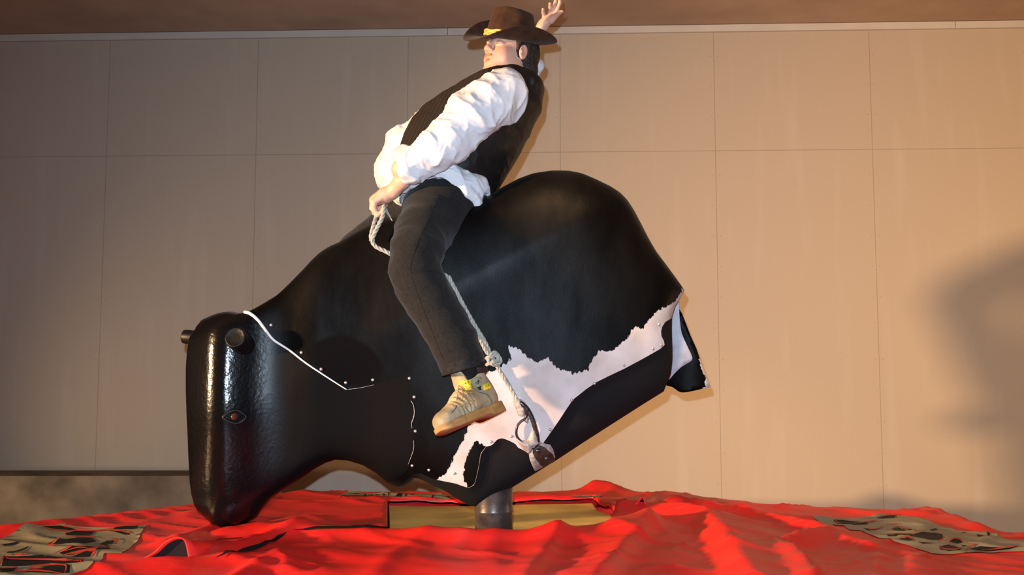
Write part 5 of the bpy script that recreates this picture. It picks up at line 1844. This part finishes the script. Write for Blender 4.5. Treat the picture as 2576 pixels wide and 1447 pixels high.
# --- boots
def build_boot(origin, Fv, Uv, detail, shin):
    Fv = np.array(Fv, float); Fv /= np.linalg.norm(Fv)
    Uv = np.array(Uv, float); Uv -= Fv * (Uv @ Fv); Uv /= np.linalg.norm(Uv)
    Lv = np.cross(Uv, Fv)
    O = np.array(origin, float)
    R = np.stack([Fv, Lv, Uv], 1)
    def bp(f, l, u): return O + f * Fv + l * Lv + u * Uv
    lo = np.full(3, 9.0); hi = -lo
    for f_ in (-0.12, 0.24):
        for l_ in (-0.08, 0.08):
            for u_ in (-0.02, 0.22):
                p = bp(f_, l_, u_); lo = np.minimum(lo, p); hi = np.maximum(hi, p)
    f = Field(lo, hi, 0.0032)
    # work in boot axes on the lattice
    X, Y, Z = np.meshgrid(*f.ax, indexing='ij')
    D = np.stack([X, Y, Z], -1) - O
    loc = D @ R
    def ucone(a, b, ra, rb, sl, k):
        a = np.array(a, float); b = np.array(b, float); e = b - a
        t = np.clip(((loc - a) @ e) / (e @ e), 0, 1)
        w = loc - a - t[..., None] * e
        d = np.sqrt(w[..., 0] ** 2 + (w[..., 1] / sl) ** 2 + w[..., 2] ** 2) - (ra + (rb - ra) * t)
        A = f.F; hh = np.maximum(k - np.abs(A - d), 0) / k
        f.F = (np.minimum(A, d) - hh * hh * k * 0.25).astype(np.float32)
    ucone((-0.052, 0, 0.060), (-0.046, 0, 0.100), 0.046, 0.048, 0.86, 0.01)
    ucone((-0.046, 0, 0.100), (-0.036, 0, 0.200), 0.048, 0.057, 0.92, 0.02)
    ucone((-0.035, 0, 0.075), (0.050, 0, 0.070), 0.052, 0.050, 0.82, 0.03)
    ucone((0.050, 0, 0.070), (0.120, 0, 0.047), 0.050, 0.042, 1.02, 0.02)
    ucone((0.120, 0, 0.047), (0.168, 0, 0.042), 0.042, 0.039, 1.16, 0.015)
    f.F = np.maximum(f.F, (0.030 - loc[..., 2]).astype(np.float32))
    f.F = np.maximum(f.F, (loc[..., 2] - 0.172 - 0.12 * (loc[..., 0] + 0.04)).astype(np.float32))
    # open top
    # tongue is added after the hollow
    hole_ = np.sqrt((loc[..., 0] + 0.038) ** 2 + (loc[..., 1] / 0.9) ** 2) - 0.040
    f.F = np.maximum(f.F, -np.maximum(hole_, 0.12 - loc[..., 2]).astype(np.float32))
    ucone((0.022, 0, 0.110), (0.016, 0, 0.192), 0.017, 0.013, 2.3, 0.006)
    V, Fc = f.nets(); V = relax(V, Fc, 1)
    nr = vert_normals(V, Fc)
    L3 = (V - O) @ R
    crease = np.exp(-((L3[:, 0] - 0.085) / 0.035) ** 2) * 0.0035 * np.sin(L3[:, 0] * 330 + L3[:, 1] * 25)
    V = V + nr * (crease + 0.004 * (vnoise(V * 28, 3) - 0.5))[:, None]
    boot = mesh_obj('boot', V, Fc, M['boot'])
    # sole with heel step
    outl = []
    for a in np.linspace(0, 2 * math.pi, 56, endpoint=False):
        c, s = math.cos(a), math.sin(a)
        if c >= 0: x = 0.055 + 0.162 * abs(c) ** 0.85; y = 0.056 * math.copysign(abs(s) ** 0.75, s) * (1 - 0.10 * (1 - abs(c)) )
        else: x = 0.055 - 0.163 * abs(c) ** 0.75; y = 0.049 * math.copysign(abs(s) ** 0.7, s)
        w = 1 - 0.10 * math.exp(-((x - 0.01) / 0.05) ** 2)
        outl.append((x, y * w))
    def bottom(x):
        if x < -0.020: return -0.008
        if x < 0.000: return -0.008 + 0.012 * (x + 0.020) / 0.020
        return 0.004 + 0.012 * max(0, (x - 0.15) / 0.07) ** 2
    V, F = [], []
    n = len(outl)
    for lev, gr in ((0, 0.97), (0.10, 1.0), (0.55, 1.0), (0.62, 0.975), (0.70, 1.0), (0.92, 1.0), (1.0, 0.97)):
        for x, y in outl:
            b = bottom(x); t = 0.031
            V.append(list(bp(0.055 + (x - 0.055) * (0.985 + (gr - 0.97) * 0.5), y * gr, b + (t - b) * lev)))
    for i in range(6):
        for k in range(n):
            F.append([i * n + k, i * n + (k + 1) % n, (i + 1) * n + (k + 1) % n, (i + 1) * n + k])
    F.append(list(range(n))[::-1]); F.append([6 * n + k for k in range(n)])
    sole = mesh_obj('sole', V, F, M['sole']); sole.parent = boot
    # padded collar round the back of the top edge
    tp_ = []
    for a in np.linspace(math.radians(75), math.radians(285), 22):
        tp_.append(bp(-0.040 + 0.055 * math.cos(a), 0.050 * math.sin(a), 0.160 + 0.006 * math.cos(a)))
    V, F = tube_mesh(np.array(tp_), 0.015, 10)
    c = mesh_obj('padded_collar', V, F, M['collar']); c.parent = boot
    # sock
    V, F = tube_mesh(np.array([bp(-0.040, 0, 0.130), bp(-0.037, 0, 0.155), bp(-0.035, 0, 0.172), shin[0], shin[1]]), [0.033, 0.033, 0.034, 0.036, 0.040], 24)
    sk = mesh_obj('sock', V, F, M['sock_black']); sk.parent = boot
    a_ = bp(-0.035, 0, 0.190)
    d_ = np.array(shin[0]) - bp(-0.035, 0, 0.172)
    V, F = tube_mesh(np.array([bp(-0.035, 0, 0.172) + d_ * q_ for q_ in (0.30, 0.34, 0.52, 0.56)]), [0.034, 0.0362, 0.0368, 0.035], 24)
    st = mesh_obj('red_sock_band', V, F, M['sock']); st.parent = boot
    if not detail:
        return boot, None, bp
    bvh = BVHTree.FromPolygons([list(v) for v in np.array([p for p in (f.lo,)])] or [], []) if False else None
    return boot, boot, bp

LBF = np.array([-0.19, -0.215, -0.075])
boot_o = Q(1215, 1053, 3.545)
boot, _, bpf = build_boot(boot_o, LBF, (-0.35, 0.20, 0.90), True, (Q(1180, 940, 3.555), Q(1160, 895, 3.55)))
boot['label'] = 'worn tan lace-up work boot'
P_kids.append(boot)
me_ = boot.data
boot_bvh = BVHTree.FromPolygons([list(v.co) for v in me_.vertices], [list(p.vertices) for p in me_.polygons])
def bh(px, py, off):
    o, d = ray(px, py); r = boot_bvh.ray_cast(o, d)
    if r[0] is None: return None
    n_ = r[1] if r[1].dot(d) < 0 else -r[1]
    return np.array(r[0] + n_ * off)

def boot_patch(poly, mat, name, off=0.0012, step=0.004):
    v2, f, _, _ = fill_poly(np.array(poly, float), 3.0)
    pts = [bh(x, y, off) for x, y in v2]
    ok = [i for i, p in enumerate(pts) if p is not None]
    mp = {i: k for k, i in enumerate(ok)}
    F = [[mp[i] for i in q] for q in f if all(i in mp for i in q)]
    if not F: return None
    o = mesh_obj(name, [list(pts[i]) for i in ok], F, mat)
    s = o.modifiers.new('solid', 'SOLIDIFY'); s.thickness = 0.0015; s.offset = 0
    o.parent = boot
    return o
def ZB(p): return [(1100 + x / 6.889, 900 + y / 6.889) for x, y in p]
boot_patch(ZB([(370, 400), (575, 385), (600, 480), (580, 560), (500, 570), (460, 520), (440, 470), (390, 470)]), M['yellow'], 'yellow_tag')
boot_patch(ZB([(785, 480), (905, 425), (945, 500), (915, 540), (800, 570), (795, 530)]), M['yellow'], 'yellow_tag')
boot_patch(ZB([(610, 400), (630, 360), (740, 330), (760, 370), (765, 470), (720, 520), (640, 515), (605, 460)]), M['print_grey'], 'eyelet_stay')
boot_patch(ZB([(660, 440), (695, 410), (700, 380), (735, 390), (728, 440), (700, 475), (665, 465)]), M['ink'], 'hook_eyelet')
boot_patch(ZB([(690, 520), (730, 495), (755, 490), (750, 530), (770, 560), (720, 570)]), M['ink'], 'hook_eyelet')
boot_patch(ZB([(530, 845), (585, 800), (590, 860)]), M['metal'], 'hook_eyelet')
def boot_tube(px_line, r, mat, name):
    l = [p for p in (bh(x, y, r * 0.7) for x, y in spline(ZB(px_line), 5)) if p is not None]
    if len(l) < 3: return
    v, f = tube_mesh(np.array(l), r, 8)
    o = mesh_obj(name, v, f, mat); o.parent = boot
for ln in ([(380, 480), (365, 560), (345, 700), (330, 745)], [(400, 490), (440, 600), (425, 720)], [(430, 490), (500, 600), (545, 700), (560, 770)], [(360, 620), (440, 640), (520, 700)],
           [(420, 700), (500, 690), (550, 740)], [(340, 750), (420, 770), (520, 840), (570, 810)], [(270, 860), (340, 830), (420, 840), (520, 850)], [(470, 500), (560, 520), (650, 515), (700, 545)],
           [(520, 610), (620, 610), (710, 580)], [(560, 720), (640, 830), (740, 960), (810, 1080), (825, 1130)], [(440, 740), (480, 790), (540, 790), (530, 730), (450, 735)], [(600, 690), (660, 670), (690, 700)], [(580, 760), (640, 740), (640, 770)]):
    boot_tube(ln, 0.0017, M['lace'], 'lace')
boot_tube([(250, 960), (300, 900), (340, 840)], 0.0012, M['collar'], 'stitching')
boot_tube([(480, 860), (560, 940), (700, 1000), (800, 1070)], 0.0009, M['collar'], 'stitching')
boot_tube([(760, 900), (860, 880), (940, 900), (960, 960)], 0.0009, M['collar'], 'stitching')
boot_tube([(960, 1010), (980, 880), (930, 740), (860, 640), (720, 600)], 0.0009, M['collar'], 'stitching')

def letters(text, px, py, h, tilt, off):
    """lettering pressed onto the boot"""
    cu = bpy.data.curves.new('letters', 'FONT'); cu.body = text; cu.size = 1.0; cu.extrude = 0.0; cu.align_x = 'CENTER'; cu.align_y = 'CENTER'
    tmp = bpy.data.objects.new('tmp_letters', cu); col.objects.link(tmp)
    dg = bpy.context.evaluated_depsgraph_get(); dg.update()
    me = bpy.data.meshes.new_from_object(tmp.evaluated_get(dg))
    bpy.data.objects.remove(tmp); bpy.data.curves.remove(cu)
    c, s = math.cos(tilt), math.sin(tilt)
    vs_ = []
    for v in me.vertices:
        x, y = v.co.x * h, v.co.y * h
        p = bh(px + c * x - s * y * -1 * 0 - s * -y * -1, py - (s * x + c * y), off)
        if p is None: return None
        vs_.append(list(p))
    fs_ = [list(p.vertices) for p in me.polygons]
    o = mesh_obj('lettering', vs_, fs_, M['ink'], smooth=False); o.parent = boot
letters('CAT', 1227, 970.5, 7.5, 0.42, 0.0034)
letters('CAT', 1171, 965, 9.0, 0.10, 0.0034)

bf2, _, _ = build_boot(Q(1055, 985, 4.25), (-0.24, 0.10, -0.08), (-0.2, 0.0, 0.95), False, (Q(1030, 940, 4.26), Q(1012, 895, 4.26)))
bf2['label'] = 'worn tan lace-up work boot on the far side'
P_kids.append(bf2)
adopt(P_kids, person)

# ------------------------------------------------------------------ the rope
def build_rope():
    root = empty('rope', bull_hit(1242, 906))
    tag(root, 'pale twisted rope from the rider\'s fist down to the steel shackle', 'rope')
    kids = []
    r1 = pxm(6.2, 3.70)
    def S(px, py, off=0.010): return bull_hit(px, py, off)
    a = [Q(966, 517, 3.690), Q(966, 530, 3.672), Q(961, 549, 3.665), Q(950, 571, 3.665), Q(941, 590, 3.67), Q(937, 603, 3.675), Q(941, 616, 3.68), Q(953, 625, 3.68), Q(967, 631, 3.68), Q(985, 640, 3.68)]
    # down behind the leg, hugging the flank
    b = [S(1010, 648, 0.012), S(1060, 668, 0.012), S(1105, 685, 0.012), S(1128, 700, 0.012), S(1143, 724, 0.012), S(1160, 757, 0.012), S(1178, 790, 0.012), S(1200, 828, 0.013), S(1217, 855, 0.013), S(1229, 880, 0.013), S(1238, 900, 0.014), S(1250, 920, 0.013), S(1264, 944, 0.012), S(1278, 966, 0.012), S(1292, 990, 0.013), S(1302, 1008, 0.016)]
    V, F = rope_mesh(spline(a + b, 6), pxm(5.8, 3.66))
    kids.append(mesh_obj('main_strand', V, F, M['rope']))
    c = [Q(947, 541, 3.715), Q(943, 556, 3.70), Q(937, 576, 3.695), Q(933, 594, 3.69), Q(934, 606, 3.69)]
    V, F = rope_mesh(spline(c, 6), pxm(5.2, 3.7))
    kids.append(mesh_obj('doubled_strand', V, F, M['rope']))
    d = [Q(966, 519, 3.735), Q(973, 533, 3.73), Q(980, 544, 3.72), Q(987, 556, 3.715)]
    pts = spline(d, 5)
    V, F = tube_mesh(pts, np.linspace(pxm(6, 3.72), 0.001, len(pts)), 9)
    kids.append(mesh_obj('rope_tail', V, F, M['rope']))
    e = [S(1130, 696, 0.020), S(1147, 738, 0.014), S(1158, 765, 0.020), S(1176, 798, 0.014), S(1192, 826, 0.020), S(1210, 858, 0.014), S(1221, 880, 0.022), S(1230, 892, 0.022)]
    V, F = rope_mesh(spline(e, 6), pxm(5.2, 3.66))
    kids.append(mesh_obj('doubled_strand', V, F, M['rope']))
    # knot: three turns round the strand
    kn = [S(1222, 902, 0.010), S(1232, 896, 0.026), S(1246, 894, 0.030), S(1257, 900, 0.024), S(1258, 911, 0.020), S(1247, 917, 0.026), S(1235, 914, 0.032), S(1228, 905, 0.030), S(1234, 893, 0.026), S(1243, 886, 0.020), S(1252, 892, 0.030), S(1250, 905, 0.034), S(1240, 909, 0.034), S(1228, 914, 0.024), S(1220, 920, 0.014), S(1216, 930, 0.012)]
    V, F = rope_mesh(spline(kn, 6), pxm(5.0, 3.66))
    kids.append(mesh_obj('knot', V, F, M['rope']))
    adopt(kids, root)
build_rope()
